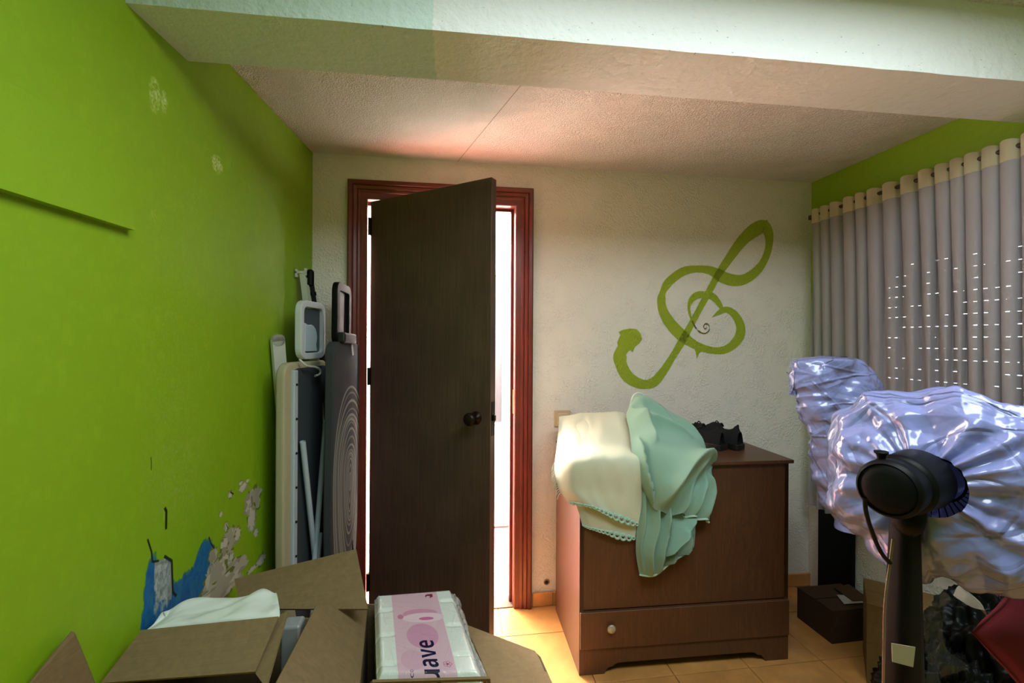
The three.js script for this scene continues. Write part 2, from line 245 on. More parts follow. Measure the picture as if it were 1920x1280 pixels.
{ // floors
  const f = struct('floor', box(-1.3, 2.25, -0.1, -0.006, -0.1, ZF + 0.1), M.grout);
  const tg = new RoundedBoxGeometry(0.327, 0.012, 0.327, 1, 0.002), S = 0.33;
  const geo = [metric(tg)];
  let k = 0;
  for (let i = -3; i < 6; i++) for (let j = 0; j < 7; j++) {
    const x = 0.255 + S * (i + 0.5), z = 0.22 + S * (j + 0.5); if (z < 0.0 || x < -0.7 - 0.09 * z || x > 2.1) continue;
    const t = part(k ? `floor_tile_${String(k).padStart(3, '0')}` : 'floor_tile', geo[0], M.tiles[Math.floor(rnd() * 3)], f); t.position.set(x, -0.006, z); t.rotation.y = Math.floor(rnd() * 4) * Math.PI / 2; k++;
  }
  k = 0; for (let i = -3; i < 6; i++) { const x = 0.255 + S * (i + 0.5); if (x < -0.6 || x > 1.9) continue; const t = part(k ? `floor_tile_${200 + k}` : 'floor_tile_200', metric(new RoundedBoxGeometry(0.327, 0.012, 0.216, 1, 0.002)), M.tiles[k % 3], f); t.position.set(x, -0.006, 0.11); k++; }
  const hf = struct('floor_hall', box(-1.3, 1.5, -0.1, -0.006, -1.05, -0.1), M.grout);
  const hg = metric(new RoundedBoxGeometry(0.247, 0.012, 0.117, 1, 0.002)); k = 0;
  for (let j = 0; j < 8; j++) for (let i = -5; i < 6; i++) { const t = part(k ? `floor_tile_${String(k).padStart(3, '0')}` : 'floor_tile', hg, M.terra[Math.floor(rnd() * 3)], hf); t.position.set(i * 0.25 + (j % 2) * 0.125, -0.006, -0.17 - j * 0.12); k++; }
  // tiled skirting along the back wall
  const b = struct('baseboard_back', box(0.43, 2.0, 0.0, 0.06, 0.0005, 0.006), M.grout);
  for (const [i, x0, x1] of [[0, 0.43, 0.535], [1, 0.538, 0.865], [2, 0.868, 1.195], [3, 1.198, 1.525], [4, 1.528, 1.855], [5, 1.858, 2.0]]) part(i ? `skirting_tile_00${i}` : 'skirting_tile', box(x0, x1, 0.001, 0.07, 0.001, 0.014, 0.003), M.tiles[0], b);
}
{ // hall beyond the doorway
  struct('wall_hall_back', box(-1.4, 1.6, 0, 2.6, -1.1, -1.0), M.hall);
  struct('wall_hall_left', box(-1.4, -1.3, 0, 2.6, -1.0, -0.1), M.hall);
  struct('wall_hall_right', box(1.5, 1.6, 0, 2.6, -1.0, -0.1), M.hall);
  struct('ceiling_hall', box(-1.4, 1.6, 2.55, 2.65, -1.1, -0.05), M.hall);
  const d = new THREE.Group(); d.name = 'door_2'; d.userData.kind = 'structure'; scene.add(d);
  const w = MAT(0xf4f3f0, { roughness: 0.5 });
  part('door_panel', [box(-0.25, 0.1, 0.012, 2.1, -1.0, -0.985, 0.002), box(0.4, 0.53, 0.012, 2.1, -1.0, -0.985, 0.002), box(0.1, 0.4, 0.012, 0.747, -1.0, -0.985, 0.002), box(0.1, 0.4, 1.84, 2.1, -1.0, -0.985, 0.002)], w, d);
  part('glass_panel', box(0.1, 0.4, 0.747, 1.84, -0.999, -0.994), MAT(0x2b2e33, { roughness: 0.35 }), d);
  part('glazing_bead', [box(0.385, 0.4, 0.747, 1.84, -0.994, -0.98, 0.003), box(0.1, 0.4, 1.827, 1.84, -0.994, -0.98, 0.003), box(0.1, 0.4, 0.747, 0.76, -0.994, -0.98, 0.003)], w, d);
  part('door_frame', [box(0.535, 0.6, 0, 2.17, -1.0, -0.975, 0.004), box(-0.32, -0.255, 0, 2.17, -1.0, -0.975, 0.004), box(-0.32, 0.6, 2.108, 2.17, -1.0, -0.975, 0.004)], w, d);
  part('door_hook', [box(0.437, 0.452, 2.06, 2.12, -0.976, -0.955, 0.004), box(0.42, 0.452, 2.045, 2.065, -0.965, -0.945, 0.004)], MAT(0xb89a55, { metalness: 0.7, roughness: 0.4 }), d);
  part('threshold', box(-0.25, 0.53, -0.002, 0.01, -1.0, -0.98), MAT(0x3a322c, { roughness: 0.7 }), d);
}
{ // the room's door in its red-brown frame
  const d = new THREE.Group(); d.name = 'door_1'; d.userData.kind = 'structure'; scene.add(d);
  const prof = (len) => { // moulded architrave, 88 mm wide
    const s = new THREE.Shape(); s.moveTo(0, 0); [[0, 0.012], [0.004, 0.016], [0.03, 0.016], [0.033, 0.02], [0.042, 0.022], [0.046, 0.018], [0.05, 0.022], [0.062, 0.026], [0.066, 0.022], [0.07, 0.028], [0.084, 0.03], [0.09, 0.026], [0.09, 0]].forEach(([x, y]) => s.lineTo(x, y)); s.closePath();
    return new THREE.ExtrudeGeometry(s, { depth: len, bevelEnabled: false });
  };
  // profile x runs from the opening outwards, y out of the wall, z along the length
  const right = prof(2.12).rotateX(-Math.PI / 2).scale(1, 1, -1);
  const up = (g, x, flip) => { const p = g.attributes.position; for (let i = 0; i < p.count; i++) { const a = p.getX(i), b = p.getY(i), c = p.getZ(i); p.setXYZ(i, x + (flip ? -a : a), Math.min(c, 2.03 + a), b + 0.0005); } g.computeVertexNormals(); return metric(g, 1); };
  part('architrave', up(prof(2.2), 0.333, false), M.redWood, d);
  part('architrave_001', up(prof(2.2), -0.389, true), M.redWood, d);
  const top = prof(1); { const p = top.attributes.position; for (let i = 0; i < p.count; i++) { const a = p.getX(i), b = p.getY(i), c = p.getZ(i); p.setXYZ(i, lerp(-0.389 - a, 0.333 + a, c), 2.03 + a, b + 0.0005); } top.computeVertexNormals(); }
  { const g = metric(top), uv = g.attributes.uv; for (let i = 0; i < uv.count; i++) uv.setXY(i, uv.getY(i), uv.getX(i)); part('architrave_002', g, M.redWood, d); }
  part('jamb', box(0.332, 0.35, 0, 2.05, -0.1, 0.001), M.redWood, d); part('jamb_001', box(-0.428, -0.408, 0, 2.05, -0.1, 0.0004), M.redWood, d); part('jamb_002', box(-0.408, 0.332, 2.03, 2.05, -0.1, 0.0004), M.redWood, d);
  part('door_stop', [box(0.318, 0.332, 0, 2.03, -0.085, -0.045, 0.003), box(-0.408, 0.318, 2.016, 2.03, -0.085, -0.045, 0.003)], M.redWood, d);
  part('strike_plate', box(0.3295, 0.3325, 0.98, 1.1, -0.03, -0.008), MAT(0xc9a24e, { metalness: 0.8, roughness: 0.4 }), d);
  part('threshold', box(-0.389, 0.332, -0.004, 0.004, -0.1, 0.0), MAT(0x5a4a36, { roughness: 0.6 }), d);
  // the leaf turns on its left edge
  const leaf = part('door_leaf', box(0.004, 0.694, 0.012, 2.02, -0.038, 0, 0.0025), M.darkWood, d);
  leaf.position.set(-0.3785, 0, 0.006); leaf.rotation.y = -THREE.MathUtils.degToRad(37.5);
  const knob = (s) => { const g = [new THREE.LatheGeometry([[0.0, 0], [0.026, 0], [0.027, 0.004], [0.012, 0.009], [0.01, 0.03], [0.02, 0.036], [0.027, 0.048], [0.026, 0.058], [0.016, 0.066], [0, 0.067]].map((q) => new THREE.Vector2(...q)), 28).rotateX(s * Math.PI / 2).translate(0.625, 1.03, s > 0 ? 0 : -0.038)]; return g; };
  part('door_knob', knob(1), M.bronze, leaf); part('door_knob_001', knob(-1), M.bronze, leaf);
  part('latch_plate', [box(0.6935, 0.6955, 0.96, 1.1, -0.031, -0.007), box(0.695, 0.706, 1.02, 1.045, -0.026, -0.012, 0.003)], M.bronze, leaf);
  [1.9, 1.176, 0.18].forEach((y, i) => part(i ? `hinge_00${i}` : 'hinge', [new THREE.CylinderGeometry(0.0065, 0.0065, 0.085, 12).translate(0.0, y, 0.004), box(-0.008, 0.012, y - 0.042, y + 0.042, -0.012, 0.003)], M.bronze, leaf));
}
{ // painted treble clef
  const rib = (pts, z) => {
    const c = new THREE.CatmullRomCurve3(pts.map(([x, y]) => V(x, y, 0))), w = new THREE.CatmullRomCurve3(pts.map(([, , q]) => V(q, 0, 0)));
    const n = pts.length * 10, P = [], idx = [], s0 = seed; seed = 5;
    for (let i = 0; i <= n; i++) { const t = i / n, p = c.getPoint(t), d = c.getTangent(t), k = Math.max(w.getPoint(t).x, 0.001) / 2 + rr(-0.0006, 0.0006); P.push(p.x - d.y * k, p.y + d.x * k, z, p.x + d.y * k, p.y - d.x * k, z); if (i < n) { const a = i * 2; idx.push(a, a + 1, a + 2, a + 1, a + 3, a + 2); } }
    seed = s0;
    const g = new THREE.BufferGeometry(); g.setAttribute('position', new THREE.Float32BufferAttribute(P, 3)); g.setAttribute('uv', new THREE.Float32BufferAttribute(P.filter((_, i) => i % 3 < 2), 2)); g.setIndex(idx); g.computeVertexNormals();
    return g;
  };
  const shape = (pts, z) => { const s = new THREE.Shape(pts.map(([x, y]) => new THREE.Vector2(x, y))); return new THREE.ShapeGeometry(s).translate(0, 0, z); };
  const t = thing('painted_clef', 'olive green treble clef with a heart painted on the white back wall', 'mural', [0, 0, 0.0015]);
  const paint = MAT(0xa2b228, { roughness: 0.8, bumpMap: T.rough, bumpScale: 0.003 });
  const main = rib([[.925, 1.331, .061], [.894, 1.289, .064], [.896, 1.239, .064], [.927, 1.177, .063], [.976, 1.139, .056], [1.033, 1.125, .048], [1.081, 1.138, .053], [1.128, 1.188, .046], [1.183, 1.268, .038], [1.237, 1.353, .043], [1.282, 1.43, .036], [1.34, 1.533, .035], [1.39, 1.619, .037], [1.441, 1.71, .039], [1.51, 1.807, .05], [1.589, 1.908, .062], [1.664, 1.968, .076], [1.714, 1.987, .071], [1.741, 1.953, .059], [1.745, 1.884, .044], [1.719, 1.804, .042], [1.668, 1.738, .051], [1.595, 1.693, .056], [1.529, 1.688, .064], [1.464, 1.706, .065], [1.403, 1.735, .048], [1.326, 1.743, .037], [1.253, 1.731, .045], [1.192, 1.695, .047], [1.145, 1.648, .046], [1.121, 1.588, .046], [1.125, 1.529, .05], [1.154, 1.471, .059], [1.193, 1.425, .063], [1.239, 1.383, .065], [1.287, 1.349, .049], [1.346, 1.322, .04], [1.42, 1.305, .037], [1.485, 1.309, .041], [1.538, 1.34, .05], [1.573, 1.385, .056], [1.579, 1.428, .054], [1.563, 1.473, .047], [1.53, 1.512, .039], [1.491, 1.527, .032], [1.452, 1.511, .026], [1.411, 1.485, .003]], 0);
  const heart = rib([[1.467, 1.532, .022], [1.442, 1.569, .033], [1.409, 1.598, .039], [1.363, 1.606, .035], [1.319, 1.6, .038], [1.288, 1.572, .031], [1.276, 1.536, .016], [1.281, 1.502, .013], [1.294, 1.464, .011]], 0.0004);
  const blob = shape([[.918, 1.285, .001], [.883, 1.306, .001], [.876, 1.347, .001], [.893, 1.385, .001], [.884, 1.401, .001], [.904, 1.411, .001], [.943, 1.419, .001], [.98, 1.417, .001], [1.003, 1.396, .001], [1.014, 1.366, .001], [.998, 1.341, .001], [.974, 1.324, .001], [.962, 1.294, .001], [.949, 1.306, .001], [.934, 1.299, .001]], 0.0002);
  const tip = shape([[1.683, 1.994, .001], [1.731, 2.026, .001], [1.762, 1.976, .001]], 0.0003), spike = shape([[1.302, 1.328, .001], [1.365, 1.311, .001], [1.335, 1.288, .001], [1.324, 1.26, .001], [1.317, 1.294, .001]], 0.0003);
  part('clef_stroke', [main, heart, blob, tip, spike], paint, t);
  part('swirl', rib([[1.294, 1.464, .011], [1.318, 1.424, .008], [1.344, 1.402, .008], [1.371, 1.397, .007], [1.395, 1.418, .006], [1.389, 1.444, .006], [1.369, 1.447, .006], [1.361, 1.431, .005], [1.373, 1.422, .005], [1.38, 1.431, .004]], 0.0006), MAT(0x7a6a3a, { roughness: 0.85 }), t);
}
{ // lamps: one tube fitting on the front ceiling behind the viewer, one added in the hall in place of its daylight
  const lamp = (L, name, label, ceil) => {
    const t = thing(name, label, 'lamp', [L.x, ceil, L.z]);
    const c = new THREE.Color(...L.color);
    part('lamp_housing', box(-L.w / 2 - 0.02, L.w / 2 + 0.02, L.y - ceil + 0.008, 0, -L.l / 2 - 0.02, L.l / 2 + 0.02, 0.006), MAT(0xe8e8e4, { roughness: 0.5 }), t);
    const d = part('lamp_diffuser', box(-L.w / 2, L.w / 2, L.y - ceil, L.y - ceil + 0.01, -L.l / 2, L.l / 2, 0.002), MAT(0xf5f5f0, { emissive: c, emissiveIntensity: 1.5 }), t);
    const a = new THREE.RectAreaLight(c, L.power, L.w, L.l); a.position.set(0, L.y - ceil - 0.006, 0); a.rotation.x = -Math.PI / 2; t.add(a); a.name = 'lamp_light';
    d.castShadow = false;
  };
lamp(ROOM_LAMP, 'ceiling_light', 'flat white rectangular ceiling light panel in front of the beam', FRONT_CEIL);
  lamp(ADDED_HALL_LAMP, 'added_hall_light', 'added white ceiling light panel standing in for daylight in the hall', 2.55);
}
// ---------------------------------------------------------------- window: shutter and curtain
{
  const w = new THREE.Group(); w.name = 'window_1'; w.userData.kind = 'structure'; scene.add(w);
  const al = MAT(0x8d8f90, { roughness: 0.5 });
  part('window_frame', [box(2.06, 2.1, 0.86, 0.9, 0.27, 1.75), box(2.06, 2.1, 1.89, 1.93, 0.27, 1.75), box(2.06, 2.1, 0.9, 1.89, 0.27, 0.305), box(2.06, 2.1, 0.9, 1.89, 1.71, 1.75), box(2.06, 2.1, 0.9, 1.89, 1.04, 1.08)], al, w);
  part('shutter_guide', box(2.12, 2.16, 0.86, 1.93, 0.27, 0.295), al, w); part('shutter_guide_001', box(2.12, 2.16, 0.86, 1.93, 1.725, 1.75), al, w);
  part('window_sill', box(1.99, 2.2, 0.845, 0.862, 0.26, 1.77, 0.004), MAT(0xbdb6aa, { roughness: 0.5 }), w);
  const t = thing('roller_shutter', 'closed roller shutter with rows of small light slots behind the sheer curtain', 'shutter', [2.135, 0, 0]);
  const slatMat = MAT(0x6f6a66, { roughness: 0.6 });
  const slat = (holes) => {
    const s = new THREE.Shape(); s.moveTo(0.28, 0); s.lineTo(1.738, 0); s.lineTo(1.738, 0.0485); s.lineTo(0.28, 0.0485); s.closePath();
    if (holes) for (let z = 0.33; z < 1.72; z += 0.0365) {
      if (rnd() < 0.32) continue; const d = rnd() < 0.25 ? rr(0.25, 0.7) : 1, a = z + rr(-0.002, 0.002), b = a + 0.021 * d, y0 = 0.026, y1 = y0 + rr(0.003, 0.0048);
      const h = new THREE.Path(); h.moveTo(a, y0); h.lineTo(a, y1); h.lineTo(b, y1); h.lineTo(b, y0); h.closePath(); s.holes.push(h);
    }
    return metric(new THREE.ExtrudeGeometry(s, { depth: 0.007, bevelEnabled: true, bevelThickness: 0.0015, bevelSize: 0.0004, bevelSegments: 1 }).rotateY(-Math.PI / 2));
  };
  for (let k = 0; k < 22; k++) { const y = 0.862 + k * 0.0486, h = (y > 1.14 && y < 1.3) || (y > 1.34 && y < 1.73); part(k ? `slat_${String(k).padStart(3, '0')}` : 'slat', slat(h), slatMat, t).position.y = y; }
}
{
  const rodM = MAT(0x3a2417, { roughness: 0.45 });
  const r = thing('curtain_rod', 'dark brown wooden curtain rod threaded through the cream curtain heading', 'curtain rod', [1.93, 2.027, 0]);
  part('rod', new THREE.CylinderGeometry(0.009, 0.009, 1.83, 16).rotateX(Math.PI / 2).translate(0, 0, 0.99), rodM, r);
  part('rod_bracket', box(0, 0.0745, -0.012, 0.012, 0.062, 0.074, 0.003), rodM, r); part('rod_bracket_001', box(0, 0.0745, -0.012, 0.012, 1.86, 1.872, 0.003), rodM, r);
  const c = thing('curtain', 'sheer grey curtain with a gathered cream heading hanging on the right wall', 'curtain');
  const z0 = 0.085, z1 = 1.82, wav = (z) => { const q = z / 0.0665 + 0.9 * (fbm(z / 2, 0.3, 6, 3, 5) - 0.5) * 2; return q * 2 * Math.PI; };
  const amp = (z, y) => 0.021 * (0.7 + 0.6 * vnoise(z * 9, 1, 64, 3)) * (y > 1.9 ? 1 : lerp(0.8, 1, (y - 0.45) / 1.5));
  const X = (z, y) => { const drift = (2.0 - y) * 0.05 * (vnoise(z * 3.1, 2, 64, 8) - 0.5) * 2; const ph = wav(z + drift * 0.6); const k = Math.sin(ph); return 1.93 + amp(z, y) * Math.sign(k) * Math.abs(k) ** 0.7 + 0.004 * (noise3(z * 30, y * 5, 0.5, 4) - 0.5); };
  part('heading', shell((u, v) => { const z = lerp(z0, z1, u), back = 0.5 + 0.5 * Math.sin(wav(z)), y = lerp(2.058 - 0.014 * back, 1.983, v); return V(X(z, y) - 0.001, y, z + 0.012 * Math.cos(wav(z))); }, 700, 6, 0.0008), MAT(0xd8cda6, { roughness: 0.9, transmission: 0.25, thickness: 0, bumpMap: T.weave, bumpScale: 0.0005 }), c);
  part('sheer_panel', gridGeo((u, v) => { const z = lerp(z0, z1, u), y = lerp(1.985, 0.478, v); return V(X(z, y), y, z + 0.012 * Math.cos(wav(z)) * (1 - 0.4 * v)); }, 700, 60), MAT(0xaaa2a6, { roughness: 0.9, transparent: true, opacity: 0.74 }), c);
}

// ---------------------------------------------------------------- dresser and what lies on it
const dresser = thing('dresser', 'brown wooden chest with a plain front and one bottom drawer against the back wall', 'dresser', [0.992, 0, 0.288], -THREE.MathUtils.degToRad(1.5));
{
  const W = 0.456, D = 0.228, wood = M.brownWood;
  part('top_board', box(-W - 0.004, W + 0.012, 0.838, 0.853, -D, D + 0.014, 0.003), wood, dresser);
  part('side_panel', box(-W, -W + 0.018, 0.04, 0.838, -D, D - 0.004), wood, dresser); part('side_panel_001', box(W - 0.018, W, 0.04, 0.838, -D, D - 0.004), wood, dresser);
  part('back_panel', box(-W + 0.018, W - 0.018, 0.05, 0.838, -D, -D + 0.008), wood, dresser);
  part('front_panel', box(-W + 0.0005, W - 0.0005, 0.262, 0.837, D - 0.02, D - 0.004, 0.0015), wood, dresser);
  const dr = part('drawer', box(-W + 0.002, W - 0.002, 0.108, 0.257, D - 0.02, D + 0.008, 0.003), wood, dresser);
  part('drawer_knob', new THREE.LatheGeometry([[0, 0], [0.007, 0], [0.007, 0.008], [0.016, 0.013], [0.0175, 0.018], [0.013, 0.023], [0, 0.024]].map((q) => new THREE.Vector2(...q)), 24).rotateX(Math.PI / 2).translate(-W + 0.125, 0.196, D + 0.007), MAT(0xb7ab98, { roughness: 0.35, metalness: 0.3 }), dr);
  const s = new THREE.Shape(); s.moveTo(-W, 0); s.lineTo(-W + 0.105, 0); s.quadraticCurveTo(-W + 0.115, 0.03, -W + 0.14, 0.028); s.quadraticCurveTo(-W + 0.15, 0.042, -W + 0.18, 0.042); s.lineTo(W - 0.18, 0.042); s.quadraticCurveTo(W - 0.15, 0.042, W - 0.14, 0.028); s.quadraticCurveTo(W - 0.115, 0.03, W - 0.105, 0); s.lineTo(W, 0); s.lineTo(W, 0.106); s.lineTo(-W, 0.106); s.closePath();
  part('plinth', metric(new THREE.ExtrudeGeometry(s, { depth: 0.018, bevelEnabled: false }).translate(0, 0, D - 0.02)), wood, dresser);
  part('side_foot', box(-W, -W + 0.018, 0, 0.04, -D, D - 0.02), wood, dresser); part('side_foot_001', box(W - 0.018, W, 0, 0.04, -D, D - 0.02), wood, dresser);
}
{ // cream cloth with a crocheted edge
  const t = thing('folded_cloth', 'cream folded cloth with a mint crocheted edge hanging over the left of the dresser', 'cloth');
  const fold = (f, s, a) => (u, v) => { const p = f(u, v); const k = a * (noise3(u * 5, v * 4, 0.5, s) - 0.5) + a * 0.5 * (noise3(u * 13, v * 6, 0.5, s + 5) - 0.5); return p.add(V(0, k * 0.7, k * 0.7)); };
  const top = fold(spline2([
    [V(.538, .981, .11), V(.641, 1.003, .144), V(.737, 1.014, .178), V(.828, 1.026, .231)],
    [V(.512, .923, .197), V(.612, .954, .241), V(.709, .967, .295), V(.817, .965, .321)],
    [V(.474, .874, .323), V(.552, .914, .405), V(.664, .919, .42), V(.793, .901, .438)],
    [V(.444, .812, .42), V(.507, .881, .52), V(.62, .884, .545), V(.763, .872, .55)],
    [V(.453, .747, .461), V(.505, .761, .529), V(.627, .744, .546), V(.774, .711, .542)],
    [V(.487, .695, .486), V(.543, .699, .535), V(.636, .668, .548), V(.762, .616, .54)]]), 41, 0.026);
  part('top_layer', shell(top, 60, 90, 0.003), M.creamCloth, t);
  const low = fold(spline2([
    [V(.542, .969, .115), V(.643, .984, .155), V(.739, .993, .188), V(.819, 1, .24)],
    [V(.484, .857, .314), V(.552, .9, .405), V(.664, .905, .42), V(.788, .89, .428)],
    [V(.454, .798, .416), V(.518, .862, .513), V(.624, .864, .534), V(.754, .853, .539)],
    [V(.508, .711, .489), V(.548, .687, .519), V(.643, .665, .528), V(.762, .636, .523)],
    [V(.539, .608, .506), V(.579, .6, .52), V(.651, .582, .526), V(.757, .552, .52)]]), 51, 0.006);
  part('under_layer', shell(low, 50, 70, 0.003), M.creamCloth, t);
  const lace = (f, v, n) => { const G = []; for (let i = 0; i < n; i++) { const a = f((i + 0.5) / n, v), b = f((i + 1) / n, v), c = f((i + 0.5) / n, v - 0.06), dn = a.clone().sub(c).normalize(), ax = b.clone().sub(a).normalize(), r = b.distanceTo(a) * 1.15, nn = ax.clone().cross(dn).normalize(); const g = new THREE.TorusGeometry(r * 0.75, r * 0.34, 6, 14); g.applyMatrix4(new THREE.Matrix4().makeBasis(ax, dn, nn).setPosition(a.clone().addScaledVector(dn, r * 0.55))); G.push(g); G.push(new THREE.SphereGeometry(r * 0.42, 8, 6).translate(...a.clone().addScaledVector(dn, r * 0.1).toArray())); } return G; };
  part('crocheted_edge', lace(top, 0.99, 17), M.lace, t); part('crocheted_edge_001', lace(low, 0.99, 14), M.lace, t);
  const fr = []; for (let i = 0; i < 16; i++) { const q = top(0.002, 0.52 + 0.34 * (i / 16)); fr.push(tube([q.clone().add(V(0.004, 0, 0)), q.clone().add(V(-0.008, -0.006 - rr(0, 0.006), 0.003)), q.clone().add(V(-0.012 + rr(-0.005, 0.006), -0.022 - rr(0, 0.01), 0.002))], 0.0016, 6, 5)); }
  part('fringe', fr, M.creamCloth, t);
}
{ // mint towel in a heap
  const t = thing('mint_towel', 'crumpled mint green towel heaped on the dresser with its end hanging in front', 'towel');
  const ridge = (list, u, v) => { let t = 0; for (const [u0, v0, u1, v1, w, h] of list) { const dx = u1 - u0, dy = v1 - v0, L = dx * dx + dy * dy, s = ((u - u0) * dx + (v - v0) * dy) / L, sc = clamp(s, 0, 1), px = u - u0 - dx * sc, py = v - v0 - dy * sc, side = Math.sign(px * dy - py * dx), d = Math.hypot(px, py) / w; t += h * sstep(s, -0.15, 0.25) * (1 - sstep(s, 0.8, 1.15)) * (side > 0 ? Math.exp(-d * d * 2.2) : Math.exp(-d * 1.1)) - 0.45 * h * Math.exp(-((d - 1.6) ** 2) * 2) * (side > 0 ? 1 : 0) * sstep(s, -0.1, 0.3) * (1 - sstep(s, 0.8, 1.1)); } return t; };
  const F1 = [[0.06, 0.3, 0.72, 0.36, 0.06, 0.022], [0.02, 0.12, 0.34, 0.52, 0.06, 0.018], [0.98, 0.42, 0.34, 0.93, 0.075, 0.04], [0.3, 0.05, 0.62, 0.3, 0.07, 0.016], [0.86, 0.58, 0.58, 1.0, 0.045, 0.026], [0.9, 0.6, 0.76, 1.0, 0.04, 0.024], [0.95, 0.6, 0.92, 1.0, 0.04, 0.018], [0.1, 0.5, 0.2, 0.95, 0.05, 0.02], [0.55, 0.1, 0.9, 0.3, 0.06, 0.014]];
  const F2 = [[0.3, 0.0, 0.26, 1.0, 0.07, 0.018], [0.5, 0.15, 0.42, 1.0, 0.05, 0.02], [0.95, 0.25, 0.5, 0.75, 0.06, 0.026], [0.75, 0.45, 0.62, 1.0, 0.045, 0.02], [0.9, 0.5, 0.84, 1.0, 0.04, 0.016], [0.12, 0.1, 0.1, 0.9, 0.05, 0.01]];
  const folds = (p, u, v, a) => { const wu = u + 0.05 * (noise3(u * 4, v * 4, 0.5, 9) - 0.5), wv = v + 0.05 * (noise3(u * 4, v * 4, 1.5, 19) - 0.5); const k = (a / 0.024) * 2.2 * ridge(F1, wu, wv) + a * 0.7 * (noise3(u * 3, v * 3, 2.5, 77) - 0.5) + a * 0.16 * (noise3(u * 16, v * 16, 0.5, 29) - 0.5); return p.add(V(0.15 * k, 0.6 * k, 0.8 * k)); };
  const heap = spline2([
    [V(.83, 1.014, .252), V(.873, 1.095, .248), V(.948, 1.081, .258), V(1.043, 1.015, .282), V(1.138, .945, .315)],
    [V(.8, .999, .308), V(.847, 1.094, .355), V(.953, 1.031, .37), V(1.064, .972, .386), V(1.141, .863, .386)],
    [V(.777, .954, .406), V(.837, .988, .445), V(.922, .963, .467), V(1.035, .916, .473), V(1.127, .846, .475)],
    [V(.751, .889, .493), V(.796, .927, .55), V(.878, .911, .582), V(.98, .879, .586), V(1.081, .826, .56)],
    [V(.756, .799, .524), V(.79, .796, .59), V(.872, .793, .611), V(.971, .776, .595), V(1.085, .719, .555)],
    [V(.797, .714, .535), V(.811, .688, .582), V(.88, .675, .597), V(.972, .653, .585), V(1.064, .617, .552)]]);
  part('upper_fold', shell((u, v) => folds(heap(u, v), u, v, 0.02 * sstep(v, 0, 0.25) + 0.004), 90, 110, 0.005), M.mint, t);
  const tail = spline2([
    [V(.765, .831, .523), V(.837, .791, .546), V(.919, .781, .557), V(1, .756, .556)],
    [V(.763, .648, .527), V(.833, .638, .565), V(.912, .647, .571), V(1.002, .625, .554)],
    [V(.758, .506, .524), V(.809, .504, .572), V(.893, .525, .574), V(.999, .525, .548)],
    [V(.772, .408, .528), V(.82, .42, .563), V(.887, .469, .568), V(.988, .505, .547)]]);
  part('hanging_end', shell((u, v) => { const p = tail(u, v), s = 0.012 * sstep(u, 0, 0.15) * (1 - 0.4 * sstep(u, 0.85, 1)); const k = (s / 0.012) * (2.2 * ridge(F2, u + 0.04 * (noise3(u * 5, v * 5, 0.5, 3) - 0.5), v) + 0.006 * (noise3(u * 5, v * 4, 1.5, 6) - 0.5)); return p.add(V(0, 0.2 * k, Math.max(k, -0.016))); }, 70, 90, 0.005), M.mint, t);
  const hem = []; for (const [f, u0, v0, u1, v1] of [[heap, 0.62, 1, 1, 1], [heap, 0.0, 0.0, 0.4, 0.0]]) { const pts = []; for (let i = 0; i <= 8; i++) { const u = lerp(u0, u1, i / 8), v = lerp(v0, v1, i / 8); pts.push(folds(f(u, v), u, v, 0.02 * sstep(v, 0, 0.25) + 0.004).add(V(0, -0.002, 0.001))); } hem.push(tube(pts, 0.0042, 30, 7)); }
  { const pts = []; for (let i = 0; i <= 8; i++) pts.push(tail(i / 8, 1).add(V(0, -0.002, 0.002))); hem.push(tube(pts, 0.0035, 30, 7)); }
  part('hem', hem, MAT(0xb9d8c8, { roughness: 0.95 }), t);
  part('hanging_loop', tube([V(.84, 1.03, .273), V(.842, 1.079, .274), V(.861, 1.109, .276), V(.888, 1.109, .28), V(.9, 1.092, .282)], 0.0045, 24, 8), MAT(0xd2e2d4, { roughness: 0.95 }), t);
}
